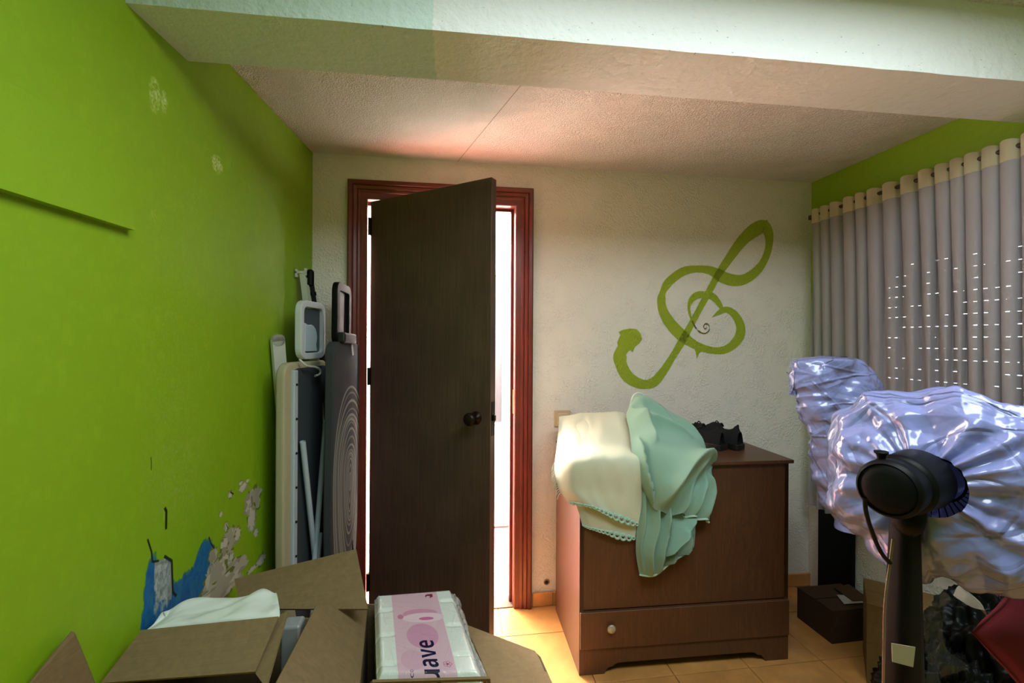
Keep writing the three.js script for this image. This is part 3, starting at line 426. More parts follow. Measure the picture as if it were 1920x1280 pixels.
{ // pair of black shoes
  const make = (mir) => {
    const sole = new THREE.Shape(); const o = [[0.0, -0.004], [0.03, -0.004], [0.034, 0.06], [0.036, 0.12], [0.044, 0.19], [0.036, 0.245], [0.008, 0.268], [-0.022, 0.255], [-0.038, 0.21], [-0.036, 0.15], [-0.03, 0.09], [-0.03, 0.03], [-0.026, -0.001]].map(([x, y]) => new THREE.Vector2(x * mir, y));
    const cv = new THREE.CatmullRomCurve3(o.map((q) => V(q.x, q.y, 0)), true); const pts = cv.getPoints(60).map((q) => new THREE.Vector2(q.x, q.y));
    const soleG = metric(new THREE.ExtrudeGeometry(new THREE.Shape(pts), { depth: 0.02, bevelEnabled: true, bevelSize: 0.002, bevelThickness: 0.003, bevelSegments: 2 }).rotateX(-Math.PI / 2).translate(0, 0.004, 0));
    // upper: rings along the foot, with the collar dip between heel tab and tongue
    const HS = [0.06, 0.094, 0.088, 0.078, 0.078, 0.086, 0.084, 0.072, 0.058, 0.05, 0.044, 0.022], WS = [0.022, 0.031, 0.033, 0.033, 0.033, 0.034, 0.036, 0.04, 0.042, 0.041, 0.034, 0.012];
    const at = (A, s) => { const x = s * (A.length - 1), i = Math.min(Math.floor(x), A.length - 2), f = x - i, k = f * f * (3 - 2 * f); return lerp(A[i], A[i + 1], k); };
    const upper = shell((u, v) => { const a = lerp(-0.1, Math.PI + 0.1, u), h = at(HS, v), w = at(WS, v), c = Math.cos(a), s = Math.sin(a); const dip = 0.028 * Math.exp(-(((a - Math.PI / 2) / 0.55) ** 4)) * sstep(v, 0.06, 0.12) * (1 - sstep(v, 0.36, 0.42)); return V((Math.sign(c) * Math.abs(c) ** 0.75 * w * (1 - 0.25 * s) + 0.003 * Math.sin(v * 3)) * mir, 0.021 + Math.max(s, -0.05) * h - dip, -(0.002 + v * 0.256)); }, 44, 60, 0.002);
    return { soleG, upper };
  };
  const tread = MAT(0x1b1b1c, { roughness: 0.4 }), fabric = M.blackMatte;
  const g = 'pair of black shoes';
  const s1 = make(1), s2 = make(-1);
  const place = (s, x, z, turn, label) => {
    const t = thing('shoe', label, 'shoe', [x, 0.8535, z], turn);
    part('sole', s.soleG, tread, t); part('upper', s.upper, fabric, t);
    part('tongue', shell((u, v) => V((u - 0.5) * 0.036 * (0.8 + 0.4 * v), 0.086 + 0.02 * (1 - v) - 0.016 * (2 * u - 1) ** 2, -(0.098 + 0.05 * v)), 8, 10, 0.004), fabric, t);
    part('heel_tab', new THREE.CapsuleGeometry(0.008, 0.014, 4, 10).scale(1, 1, 0.5).translate(0, 0.1, -0.014), fabric, t);
    part('laces', [0, 1, 2, 3].map((i) => tube([V(-0.022, 0.095 - i * 0.008, -0.125 - i * 0.017), V(0, 0.115 - i * 0.009, -0.126 - i * 0.017), V(0.022, 0.095 - i * 0.008, -0.125 - i * 0.017)], 0.0025, 10, 6)), M.black, t);
    return t;
  };
  place(s1, 1.25, 0.35, 0.42, 'left of the two black shoes standing on the brown dresser, next to the towel');
  place(s2, 1.337, 0.352, 0.36, 'right of the two black shoes, nearer the open right end of the dresser top');
}
{
  const t = thing('light_switch', 'cream square light switch plate on the wall half hidden by the folded cloth', 'light switch', [0.582, 0.955, 0.001]);
  part('plate', box(-0.042, 0.042, -0.042, 0.042, 0, 0.009, 0.004), MAT(0xcdb790, { roughness: 0.5 }), t); part('rocker', box(-0.027, 0.027, -0.027, 0.027, 0.006, 0.013, 0.003), MAT(0xd6c29c, { roughness: 0.5 }), t);
  const h = thing('cable_outlet', 'small broken cable outlet low on the back wall beside the dresser', 'outlet', [0.505, 0.118, 0.001]);
  part('ring', new THREE.TorusGeometry(0.012, 0.0035, 8, 20).translate(0, 0, 0.002), MAT(0x9a7d5a, { roughness: 0.8 }), h); part('core', new THREE.CylinderGeometry(0.01, 0.01, 0.004, 16).rotateX(Math.PI / 2).translate(0, 0, 0.002), MAT(0x2a2018, { roughness: 0.9 }), h);
}

// ---------------------------------------------------------------- ironing boards and poles in the corner
const boardShape = (w, h, nose, r) => { const s = new THREE.Shape(); s.moveTo(-w / 2 + r, h); s.lineTo(w / 2 - r, h); s.quadraticCurveTo(w / 2, h, w / 2, h - r); s.lineTo(w / 2, h * 0.42); s.bezierCurveTo(w / 2, h * 0.2, nose, 0, 0, 0); s.bezierCurveTo(-nose, 0, -w / 2, h * 0.2, -w / 2, h * 0.42); s.lineTo(-w / 2, h - r); s.quadraticCurveTo(-w / 2, h, -w / 2 + r, h); return s; };
const roundRect = (w, h, r) => { const s = new THREE.Shape(); s.moveTo(-w / 2 + r, 0); s.lineTo(w / 2 - r, 0); s.quadraticCurveTo(w / 2, 0, w / 2, r); s.lineTo(w / 2, h - r); s.quadraticCurveTo(w / 2, h, w / 2 - r, h); s.lineTo(-w / 2 + r, h); s.quadraticCurveTo(-w / 2, h, -w / 2, h - r); s.lineTo(-w / 2, r); s.quadraticCurveTo(-w / 2, 0, -w / 2 + r, 0); return s; };
const ring = (w, h, r, b, d) => { const s = roundRect(w, h, r), p = roundRect(w - 2 * b, h - 2 * b, Math.max(r - b, 0.004)).getPoints(8).map((q) => new THREE.Vector2(q.x, q.y + b)); s.holes.push(new THREE.Path(p)); return new THREE.ExtrudeGeometry(s, { depth: d, bevelEnabled: true, bevelSize: 0.003, bevelThickness: 0.003, bevelSegments: 2, curveSegments: 8 }); };
{
  const tex = canvasTex(512, 2048, (g, w, h) => {
    g.fillStyle = '#3a3d40'; g.fillRect(0, 0, w, h);
    const s0 = seed; seed = 12; for (let i = 0; i < 9000; i++) { g.fillStyle = rnd() < 0.5 ? 'rgba(80,84,86,0.25)' : 'rgba(30,32,34,0.25)'; g.fillRect(rr(0, w), rr(0, h), rr(1, 3), rr(1, 5)); }
    for (let k = 0; k < 17; k++) { const a = 12 + k * 19 + (k % 3) * 3, b = 70 + k * 48 + 30 * Math.sin(k * 0.9); g.strokeStyle = k % 2 ? '#777971' : '#8f9087'; g.lineWidth = 12 + 8 * Math.sin(k * 1.7) ** 2; g.beginPath(); for (let i = 0; i <= 90; i++) { const q = (i / 90) * 6.2832, y = Math.sin(q) * b, wob = 6 * Math.sin(q * 3 + k); g.lineTo(w * 0.64 + Math.cos(q) * a * (1 - 0.12 * y / b) + wob * 0.5, h * 0.5 + y * (y < 0 ? 0.8 : 1.2) + wob); } g.stroke(); }
    g.fillStyle = '#3a3d40'; g.fillRect(0, 0, w, h * 0.035); seed = s0;
  });
  const c = V(-.465, .527, .262);
  const t = thing('ironing_board', 'ironing board with a grey wood-ring patterned cover leaning beside the door frame', 'ironing board', [c.x, 0.12, c.z - 0.03], 1.5);
  t.rotation.x = -0.03;
  const H = 1.215, Wd = 0.37, g = new THREE.ExtrudeGeometry(boardShape(Wd, H, 0.1, 0.06), { depth: 0.022, bevelEnabled: true, bevelSize: 0.006, bevelThickness: 0.007, bevelSegments: 3, curveSegments: 10 });
  const p = g.attributes.position, uv = g.attributes.uv; for (let i = 0; i < p.count; i++) uv.setXY(i, p.getX(i) / Wd + 0.5, p.getY(i) / H);
  part('padded_cover', g, [MAT(0xffffff, { map: tex, roughness: 0.9 }), MAT(0x35383a, { roughness: 0.9 })], t);
  const rest = part('iron_rest', ring(0.2, 0.26, 0.045, 0.03, 0.018).translate(-0.03, H - 0.005, 0.0), M.black, t);
  part('rest_pad', [box(-0.105, 0.045, H + 0.02, H + 0.23, 0.002, 0.008, 0.003), box(-0.12, 0.06, H + 0.0, H + 0.045, 0.0, 0.05, 0.01)], MAT(0x161618, { roughness: 0.5 }), rest);
  part('cover_tag', slab([V(0.03, H + 0.01, 0.032), V(0.055, H + 0.008, 0.032), V(0.06, H - 0.05, 0.036), V(0.042, H - 0.052, 0.036)], 0.002), MAT(0xbfc2bf, { roughness: 0.8 }), t);
  part('leg', rod(V(-0.12, 0.02, -0.035), V(0.06, 1.0, -0.03), 0.011), M.blackMatte, t); part('leg_001', rod(V(0.12, 0.02, -0.045), V(-0.08, 1.0, -0.04), 0.011), M.blackMatte, t);
  part('foot', rod(V(-0.13, -0.11, -0.04), V(0.13, -0.11, -0.04), 0.012), M.black, t);
}
{
  const c = V(-.578, .564, .337);
  const t = thing('ironing_board', 'old ironing board seen from its metal underside, cream cover edge and pale blue legs', 'ironing board', [c.x, 0.1, c.z], 1.4);
  const H = 1.155, Wd = 0.35, G = boardShape(Wd, H, 0.1, 0.05);
  part('padded_cover', new THREE.ExtrudeGeometry(G, { depth: 0.016, bevelEnabled: true, bevelSize: 0.009, bevelThickness: 0.009, bevelSegments: 3, curveSegments: 10 }).translate(0, 0, -0.008), M.cream, t);
  part('underside_panel', new THREE.ExtrudeGeometry(boardShape(Wd - 0.06, H - 0.03, 0.08, 0.04), { depth: 0.006, bevelEnabled: false, curveSegments: 10 }).translate(0.02, 0.015, 0.014), MAT(0x4d5459, { roughness: 0.55, metalness: 0.4 }), t);
  part('edge_rail', [box(-0.135, -0.105, 0.25, H - 0.02, 0.014, 0.03, 0.005)], M.paleBlue, t);
  const sc = new THREE.SphereGeometry(0.005, 8, 6); for (let i = 0; i < 7; i++) part(i ? `screw_00${i}` : 'screw', sc, M.bronze, t).position.set(-0.12, 0.3 + i * 0.13, 0.031);
  part('leg', rod(V(-0.095, 0.86, 0.042), V(0.07, 0.02, 0.05), 0.011), M.paleBlue, t); part('leg_001', rod(V(0.11, 1.02, 0.05), V(-0.03, 0.3, 0.055), 0.011), M.paleBlue, t); part('leg_002', rod(V(0.02, 0.46, 0.06), V(-0.05, 0.02, 0.05), 0.01), M.paleBlue, t);
  part('foot', rod(V(-0.12, -0.085, 0.05), V(0.12, -0.085, 0.05), 0.014), M.black, t);
  part('foot_bar', rod(V(0.07, 0.02, 0.05), V(0.07, -0.085, 0.05), 0.011), M.paleBlue, t);
  const rest = part('iron_rest', ring(0.21, 0.23, 0.05, 0.02, 0.02).translate(0.035, H + 0.02, 0.0), MAT(0xd3dadc, { roughness: 0.35 }), t);
  part('rest_plate', box(-0.045, 0.115, H + 0.04, H + 0.225, 0.004, 0.01, 0.003), MAT(0x566066, { roughness: 0.3, metalness: 0.2 }), rest);
  { const s = new THREE.Shape(); s.moveTo(-0.05, 0); s.lineTo(0.05, 0); s.absarc(0.0, 0.055, 0.05, -0.6, Math.PI * 0.62, false); s.lineTo(-0.05, 0.11); s.closePath(); part('rest_pad', new THREE.ExtrudeGeometry(s, { depth: 0.012, bevelEnabled: true, bevelSize: 0.002, bevelThickness: 0.002, bevelSegments: 1 }).translate(0.01, H + 0.05, 0.01), MAT(0xb9cbd4, { roughness: 0.35 }), rest); }
  part('wire_hook', tube([V(-0.1, H + 0.02, 0.03), V(-0.08, H - 0.005, 0.05), V(-0.03, H - 0.012, 0.055), V(0.02, H - 0.025, 0.055), V(0.03, H - 0.045, 0.05), V(-0.01, H - 0.05, 0.05)], 0.0045, 30, 8), MAT(0xd8dcda, { roughness: 0.3, metalness: 0.3 }), t);
}
{
  const a = V(-.661, 1.478, .431), base = V(-.637, .007, .182), d = base.clone().sub(a).normalize();
  const t = thing('wooden_slat', 'narrow white slat with a rounded tip leaning against the green wall', 'slat', [base.x, base.y, base.z]);
  const up = d.clone().negate(), side = V(0.55, 0, -0.83).addScaledVector(up, -V(0.55, 0, -0.83).dot(up)).normalize(), nz = side.clone().cross(up);
  const s = roundRect(0.05, 1.38, 0.024), h = new THREE.Path(); h.absarc(0, 1.2, 0.006, 0, 6.2832, true); s.holes.push(h);
  const g = new THREE.ExtrudeGeometry(s, { depth: 0.012, bevelEnabled: true, bevelSize: 0.002, bevelThickness: 0.002, bevelSegments: 2 }); g.applyMatrix4(new THREE.Matrix4().makeBasis(side, up, nz));
  part('slat', metric(g), MAT(0xd2d2c4, { roughness: 0.6 }), t); 
  const capG = new THREE.ExtrudeGeometry(roundRect(0.053, 0.045, 0.025), { depth: 0.015, bevelEnabled: false }).translate(0, 1.338, -0.001); capG.applyMatrix4(new THREE.Matrix4().makeBasis(side, up, nz)); part('end_cap', capG, MAT(0xa5a294, { roughness: 0.6 }), t);
}
{
  const a = V(-.629, 1.649, .198), b = V(-.603, 1.436, .202), d = b.clone().sub(a).normalize(), e = a.clone().addScaledVector(d, 1.6);
  const t = thing('metal_pole', 'white metal pole with a square bracket on top behind the ironing boards', 'pole', [e.x, e.y, e.z]);
  const top = a.clone().sub(e), side = V(0.99, 0, 0.139);
  part('pole', slab([top.clone().addScaledVector(side, -0.012), top.clone().addScaledVector(side, 0.012), side.clone().multiplyScalar(0.012), side.clone().multiplyScalar(-0.012)], 0.012), MAT(0xcfd0c4, { roughness: 0.5 }), t);
  part('pole_001', slab([top.clone().addScaledVector(side, 0.016).add(V(0, -0.03, 0)), top.clone().addScaledVector(side, 0.026).add(V(0, -0.03, 0)), side.clone().multiplyScalar(0.026), side.clone().multiplyScalar(0.016)], 0.01), MAT(0xb9bbb0, { roughness: 0.5 }), t);
  part('bracket', [box(-0.03, 0.02, -0.012, 0.0, -0.008, 0.008, 0.002), box(-0.03, -0.02, -0.028, 0.008, -0.008, 0.008, 0.002), box(0.008, 0.02, -0.02, 0.012, -0.008, 0.008, 0.002)].map((g) => g.translate(top.x, top.y, top.z)), MAT(0xc6c6b8, { roughness: 0.5 }), t);
  const k = V(-.598, 1.618, .193), ee = V(-.381, -.005, .102), dd = ee.clone().sub(k).normalize();
  const u = thing('black_rod', 'thin black rod with a flat handle leaning behind the two ironing boards', 'rod', [ee.x, ee.y, ee.z]);
  const kk = k.clone().sub(ee); part('shaft', rod(kk, V(0, 0, 0), 0.012), M.blackMatte, u);
  part('handle', [new THREE.CapsuleGeometry(0.016, 0.05, 4, 12).translate(kk.x, kk.y, kk.z), rod(kk.clone().addScaledVector(dd, 0.06), kk.clone().addScaledVector(dd, 0.075), 0.0155)], M.black, u);
}

// ---------------------------------------------------------------- boxes at the viewer's feet
const flat = (p, y) => V(p.x, y, p.z);
function carton(name, label, top, h0, t = 0.006) {               // four walls and a floor from the corners of the opening: front-left, front-right, back-right, back-left
  const o = thing(name, label, 'cardboard box', [0, 0, 0]);
  for (let i = 0; i < 4; i++) { const a = top[i], b = top[(i + 1) % 4]; part(i ? `wall_panel_00${i}` : 'wall_panel', slab([a, b, flat(b, h0), flat(a, h0)], t), M.card, o); }
  part('bottom_panel', slab(top.map((q) => flat(q, h0 + 0.004)), t), M.card, o);
  return o;
}
{
  const A = [V(-.728, .612, 1.199), V(-.377, .534, 1.193), V(-.31, .519, .874), V(-.699, .605, .926)];
  const o = carton('cardboard_box', 'open brown cardboard box at the left wall holding a white bag', A, 0.006);
  part('flap', slab([V(-.728, .615, 1.199), V(-.413, .623, 1.218), V(-.402, .68, 1.114), V(-.705, .668, 1.107)], 0.006), M.card, o);
  part('flap_001', slab([V(-.413, .617, 1.216), V(-.377, .611, 1.254), V(-.389, .676, 1.09), V(-.406, .67, 1.088)], 0.006), M.card, o);
  part('flap_002', slab([V(-.668, .588, .728), V(-.298, .657, .719), V(-.228, .563, .906), V(-.598, .558, .849)], 0.006), M.card, o);
  part('flap_003', slab([V(-.739, .767, 1.263), V(-.735, .76, 1.259), V(-.724, .602, 1.21), V(-.745, .722, 1.363)], 0.006), M.card, o);
  const bag = spline2([
    [V(-.692, .612, 1.038), V(-.69, .583, .947), V(-.579, .579, .932), V(-.507, .582, .922), V(-.47, .595, .948)],
    [V(-.7, .665, 1.036), V(-.682, .655, .968), V(-.575, .648, .943), V(-.501, .658, .943), V(-.46, .653, .969)],
    [V(-.708, .66, 1.056), V(-.66, .664, 1.022), V(-.561, .658, 1.006), V(-.482, .667, 1.007), V(-.433, .653, 1.024)],
    [V(-.713, .659, 1.09), V(-.629, .665, 1.082), V(-.525, .668, 1.086), V(-.454, .67, 1.081), V(-.412, .658, 1.077)],
    [V(-.705, .632, 1.096), V(-.626, .626, 1.087), V(-.522, .626, 1.092), V(-.45, .627, 1.092), V(-.409, .614, 1.087)]]);
  const cr1 = crumpler(31, 9, 5, 22);
  const wb = thing('white_bag', 'crumpled white paper bag in the left cardboard box under its flap', 'bag');
  part('bag_sheet', shell((u, v) => { const p = bag(u, v); const s = u * 3.2 + v * 1.4; p.y += 0.018 * cr1(p) + 0.006 * Math.sin(s * 5 + 2 * noise3(u * 3, v * 3, 0.5, 8)); return p; }, 90, 70, 0.0015), MAT(0xd9e2da, { roughness: 0.6 }), wb);
  const bb = thing('plastic_tub', 'dull clear plastic tub standing in the dark gap between the two open boxes', 'tub', [0, 0, 0]);
  part('tub_body', new RoundedBoxGeometry(0.05, 0.12, 0.05, 3, 0.008).translate(...V(-.403, .546, 1.008).toArray()), MAT(0x8f9595, { roughness: 0.3, clearcoat: 0.5 }), bb);
}
{
  const B = [V(-.219, .482, 1.094), V(.108, .483, 1.132), V(.04, .486, .797), V(-.26, .484, .737)];
  const o = carton('cardboard_box', 'open brown cardboard box at the bottom centre holding the pink and white tissue pack', B, 0.006);
  part('flap', slab([V(-.26, .487, .739), V(-.219, .482, 1.104), V(-.36, .619, 1.266), V(-.361, .611, .953)], 0.006), M.card, o);
  part('flap_001', slab([V(.055, .487, .895), V(.249, .465, 1.008), V(.267, .484, 1.172), V(.111, .484, 1.14)], 0.006), M.card, o);
  part('flap_002', slab([V(-.178, .523, 1.14), V(.106, .527, 1.172), V(.11, .463, 1.14), V(-.212, .469, 1.105)], 0.006), M.card, o);
  part('flap_003', slab([V(.25, .465, 1.01), V(.259, .471, 1.04), V(.267, .484, 1.172), V(.254, .484, 1.171)], 0.004), MAT(0x4a3a24, { roughness: 0.9 }), o);
}
{ // tissue pack
  const C = [V(-.23, .538, .777), V(.017, .539, .774), V(.089, .534, 1.17), V(-.168, .533, 1.138)];   // far left, far right, near right, near left
  const t = thing('tissue_pack', 'pack of toilet rolls wrapped in clear film with a pink printed band', 'tissue pack');
  const top = (u, v) => { const a = C[0].clone().lerp(C[1], u), b = C[3].clone().lerp(C[2], u), p = a.lerp(b, v); const e = Math.min(u, 1 - u, v * 1.4, (1 - v) * 1.4); p.y += -0.02 * (1 - sstep(e, 0, 0.07)) ** 2; const rows = Math.abs(Math.sin((v + 0.05 + (u > 0.5 ? 0.08 : 0)) * Math.PI * 3.2)), side = sstep(Math.abs(u - 0.5), 0.26, 0.34); p.y += 0.006 * side * Math.min(1, rows * 4) - 0.006 * side; return p; };
  const tex = canvasTex(768, 1216, (g, w, h) => {
    g.fillStyle = '#dfe6df'; g.fillRect(0, 0, w, h);
    const s0 = seed; seed = 3;
    for (let i = 0; i < 5000; i++) { g.fillStyle = `rgba(190,205,196,${0.12})`; g.beginPath(); g.arc(rr(0, w), rr(0, h), rr(2, 7), 0, 6.3); g.fill(); }
    g.fillStyle = '#d9b5c4'; g.beginPath(); g.moveTo(w * 0.21, 0); g.lineTo(w * 0.78, 0); g.lineTo(w * 0.76, h); g.lineTo(w * 0.2, h); g.closePath(); g.fill();
    const el = (x, y, a, b, c, al) => { g.globalAlpha = al; g.fillStyle = c; g.beginPath(); g.ellipse(w * x, h * y, w * a, h * b, 0, 0, 6.3); g.fill(); g.globalAlpha = 1; };
    el(0.52, 0.33, 0.2, 0.06, '#cf8fae', 0.8); el(0.55, 0.385, 0.24, 0.06, '#e6cbd7', 1); el(0.29, 0.36, 0.035, 0.03, '#c4809a', 1); el(0.58, 0.4, 0.085, 0.02, '#c86f99', 1); el(0.5, 0.6, 0.17, 0.14, '#cc92b0', 0.85); el(0.36, 0.85, 0.12, 0.1, '#d3a5bb', 0.7);
    g.fillStyle = '#7d3346'; g.beginPath(); g.arc(w * 0.67, h * 0.1, w * 0.045, 0, 6.3); g.fill(); g.fillStyle = '#d9b5c4'; g.beginPath(); g.arc(w * 0.66, h * 0.112, w * 0.025, 0, 6.3); g.fill(); g.fillStyle = '#7d3346'; g.fillRect(w * 0.69, h * 0.07, w * 0.03, h * 0.045);
    g.save(); g.translate(w * 0.6, h * 1.13); g.rotate(-Math.PI / 2); g.fillStyle = '#1d1a3c'; g.font = `bold ${Math.round(w * 0.27)}px sans-serif`; g.fillText('Suave', 0, 0); g.restore();
    g.save(); g.translate(w * 0.35, h * 0.985); g.rotate(-Math.PI / 2); g.fillStyle = '#3a3358'; g.font = `${Math.round(w * 0.06)}px sans-serif`; g.fillText('co', 0, 0); g.restore();
    g.strokeStyle = '#b0648a'; g.lineWidth = 4; for (let i = 0; i < 5; i++) { const a = (i / 5) * 6.2832; g.beginPath(); g.arc(w * 0.69 + Math.cos(a) * 20, h * 0.9 + Math.sin(a) * 20, 13, 0, 6.3); g.stroke(); }
    g.fillStyle = '#8a3a60'; g.beginPath(); g.arc(w * 0.69, h * 0.9, 8, 0, 6.3); g.fill();
    seed = s0;
  });
  tex.wrapS = tex.wrapT = THREE.ClampToEdgeWrapping;
  const g = gridGeo(top, 60, 90), uv = g.attributes.uv; for (let i = 0; i < uv.count; i++) uv.setY(i, 1 - uv.getY(i));
  part('printed_film', g, MAT(0xffffff, { map: tex, roughness: 0.25, clearcoat: 0.9, clearcoatRoughness: 0.08, bumpMap: T.crease, bumpScale: 0.001 }), t);
  const wallLoop = (u, v) => { const q = u * 4, i = Math.min(Math.floor(q), 3), f = q - i, uvs = [[0, 0], [1, 0], [1, 1], [0, 1]], a = uvs[i], b = uvs[(i + 1) % 4]; const p = top(lerp(a[0], b[0], f), lerp(a[1], b[1], f)); p.y -= v * 0.11; p.x += 0.004 * (noise3(u * 60, v * 6, 0.5, 3) - 0.5); p.z += 0.004 * (noise3(u * 60, v * 6, 1.5, 7) - 0.5); return p; };
  part('side_film', gridGeo(wallLoop, 120, 10), MAT(0xd9e2da, { roughness: 0.3, clearcoat: 0.8, clearcoatRoughness: 0.1 }), t);
  const cr2 = crumpler(8, 8, 20, 70);
  part('film_seam', gridGeo((u, v) => { const p = top(0.985, lerp(0.05, 1.0, u)); const k = cr2(p); p.x += 0.018 * v + 0.01 * k * v + 0.004 * v * Math.sin(u * 9); p.y += 0.012 * Math.sin(v * 2.6) + 0.02 * k * v - 0.03 * v * v; return p; }, 120, 12), MAT(0xffffff, { roughness: 0.08, clearcoat: 1, transparent: true, opacity: 0.3 }), t);
}

// ---------------------------------------------------------------- fan under its bag
const AX = THREE.MathUtils.degToRad(111.4);                       // the fan faces away from the viewer, to the right
{
  const f = thing('pedestal_fan', 'black pedestal fan in front of the dresser, its head wrapped in a lavender bag', 'fan', [V(.994, .6, 1.406).x, 0, 1.406]);
  const px = f.position.x, pz = f.position.z, rel = (p) => p.clone().sub(V(px, 0, pz));
  const col = (y) => { const k = clamp((y - 0.3) / 0.65, 0, 1); return [lerp(0.041, 0.022, k ** 1.4), lerp(0.034, 0.024, k)]; };
  part('neck', gridGeo((u, v) => { const y = lerp(0.28, 0.99, v), [a, b] = col(y), q = u * 6.2832, c = Math.cos(q), s = Math.sin(q); return V(Math.sign(c) * Math.abs(c) ** 0.6 * a + lerp(0.0, 0.006, v), y, Math.sign(s) * Math.abs(s) ** 0.6 * b); }, 48, 40, true), M.black, f);
  part('pole', rod(V(0, 0.03, 0), V(0, 0.32, 0), 0.014, 16), M.steel, f);
  part('base', new THREE.LatheGeometry([[0, 0], [0.2, 0], [0.205, 0.008], [0.19, 0.02], [0.06, 0.034], [0.03, 0.06], [0.018, 0.09], [0, 0.09]].map((q) => new THREE.Vector2(...q)), 48), M.black, f);
  const lab = [V(.928, .717, 1.442), V(.977, .709, 1.449), V(.973, .667, 1.448), V(.93, .678, 1.442)].map(rel); part('paper_label', slab(lab, 0.002), MAT(0x9b9272, { roughness: 0.8 }), f);
  part('trim_strip', tube([V(.949, .928, 1.425), V(.938, .873, 1.428), V(.924, .796, 1.431), V(.917, .697, 1.435), V(.916, .607, 1.435)].map(rel), 0.0028, 30, 8), MAT(0x9a7f78, { metalness: 0.8, roughness: 0.25 }), f);
  // motor housing, lathed along the blowing direction
  const head = new THREE.Matrix4().makeRotationY(AX).setPosition(rel(V(.877, 1.053, 1.475)));
  const lathe = (pts) => new THREE.LatheGeometry(pts.map((q) => new THREE.Vector2(...q)), 56).rotateX(Math.PI / 2).applyMatrix4(head);
  const motor = part('motor_housing', lathe([[0, -0.004], [0.03, -0.003], [0.05, 0.004], [0.0545, 0.012], [0.0555, 0.02], [0.0555, 0.05], [0.052, 0.056], [0.056, 0.06], [0.062, 0.066], [0.062, 0.11], [0.064, 0.15], [0.056, 0.17], [0, 0.17]]), M.black, f);
  part('housing_rim', lathe([[0.051, 0.001], [0.056, 0.006], [0.0585, 0.014], [0.056, 0.02]]), M.black, motor);
  part('swing_knob', new THREE.LatheGeometry([[0, 0], [0.007, 0], [0.0075, 0.012], [0.009, 0.018], [0.0125, 0.021], [0.0125, 0.025], [0, 0.026]].map((q) => new THREE.Vector2(...q)), 24).applyMatrix4(new THREE.Matrix4().makeTranslation(...rel(V(.89, 1.1, 1.452)).toArray())), M.black, motor);
  part('tilt_joint', [new THREE.SphereGeometry(0.034, 24, 16).scale(0.8, 1.1, 0.9).translate(...rel(V(.991, .968, 1.421)).toArray()), rod(rel(V(.991, .968, 1.421)), rel(V(.999, 1.015, 1.417)), 0.03, 20)], M.black, f);
  part('power_cord', tube([V(.848, 1.032, 1.456), V(.855, 1, 1.452), V(.878, .952, 1.445), V(.905, .908, 1.439), V(.933, .881, 1.433)].map(rel), 0.0042, 30, 8), M.black, f);
  // grille of the fan inside the bag
  const gm = new THREE.Matrix4().makeRotationY(AX).setPosition(rel(V(1.163, 1.031, 1.354)));
  const wires = []; for (let i = 0; i < 36; i++) { const a = (i / 36) * 6.2832; wires.push(tube([V(Math.cos(a) * 0.05, Math.sin(a) * 0.05, -0.03), V(Math.cos(a) * 0.11, Math.sin(a) * 0.11, -0.01), V(Math.cos(a) * 0.135, Math.sin(a) * 0.135, 0.01)], 0.0013, 8, 5)); } wires.push(new THREE.TorusGeometry(0.135, 0.003, 6, 48).translate(0, 0, 0.01), new THREE.TorusGeometry(0.05, 0.003, 6, 32).translate(0, 0, -0.03));
  part('grille', merge(wires).applyMatrix4(gm), M.black, f);
}
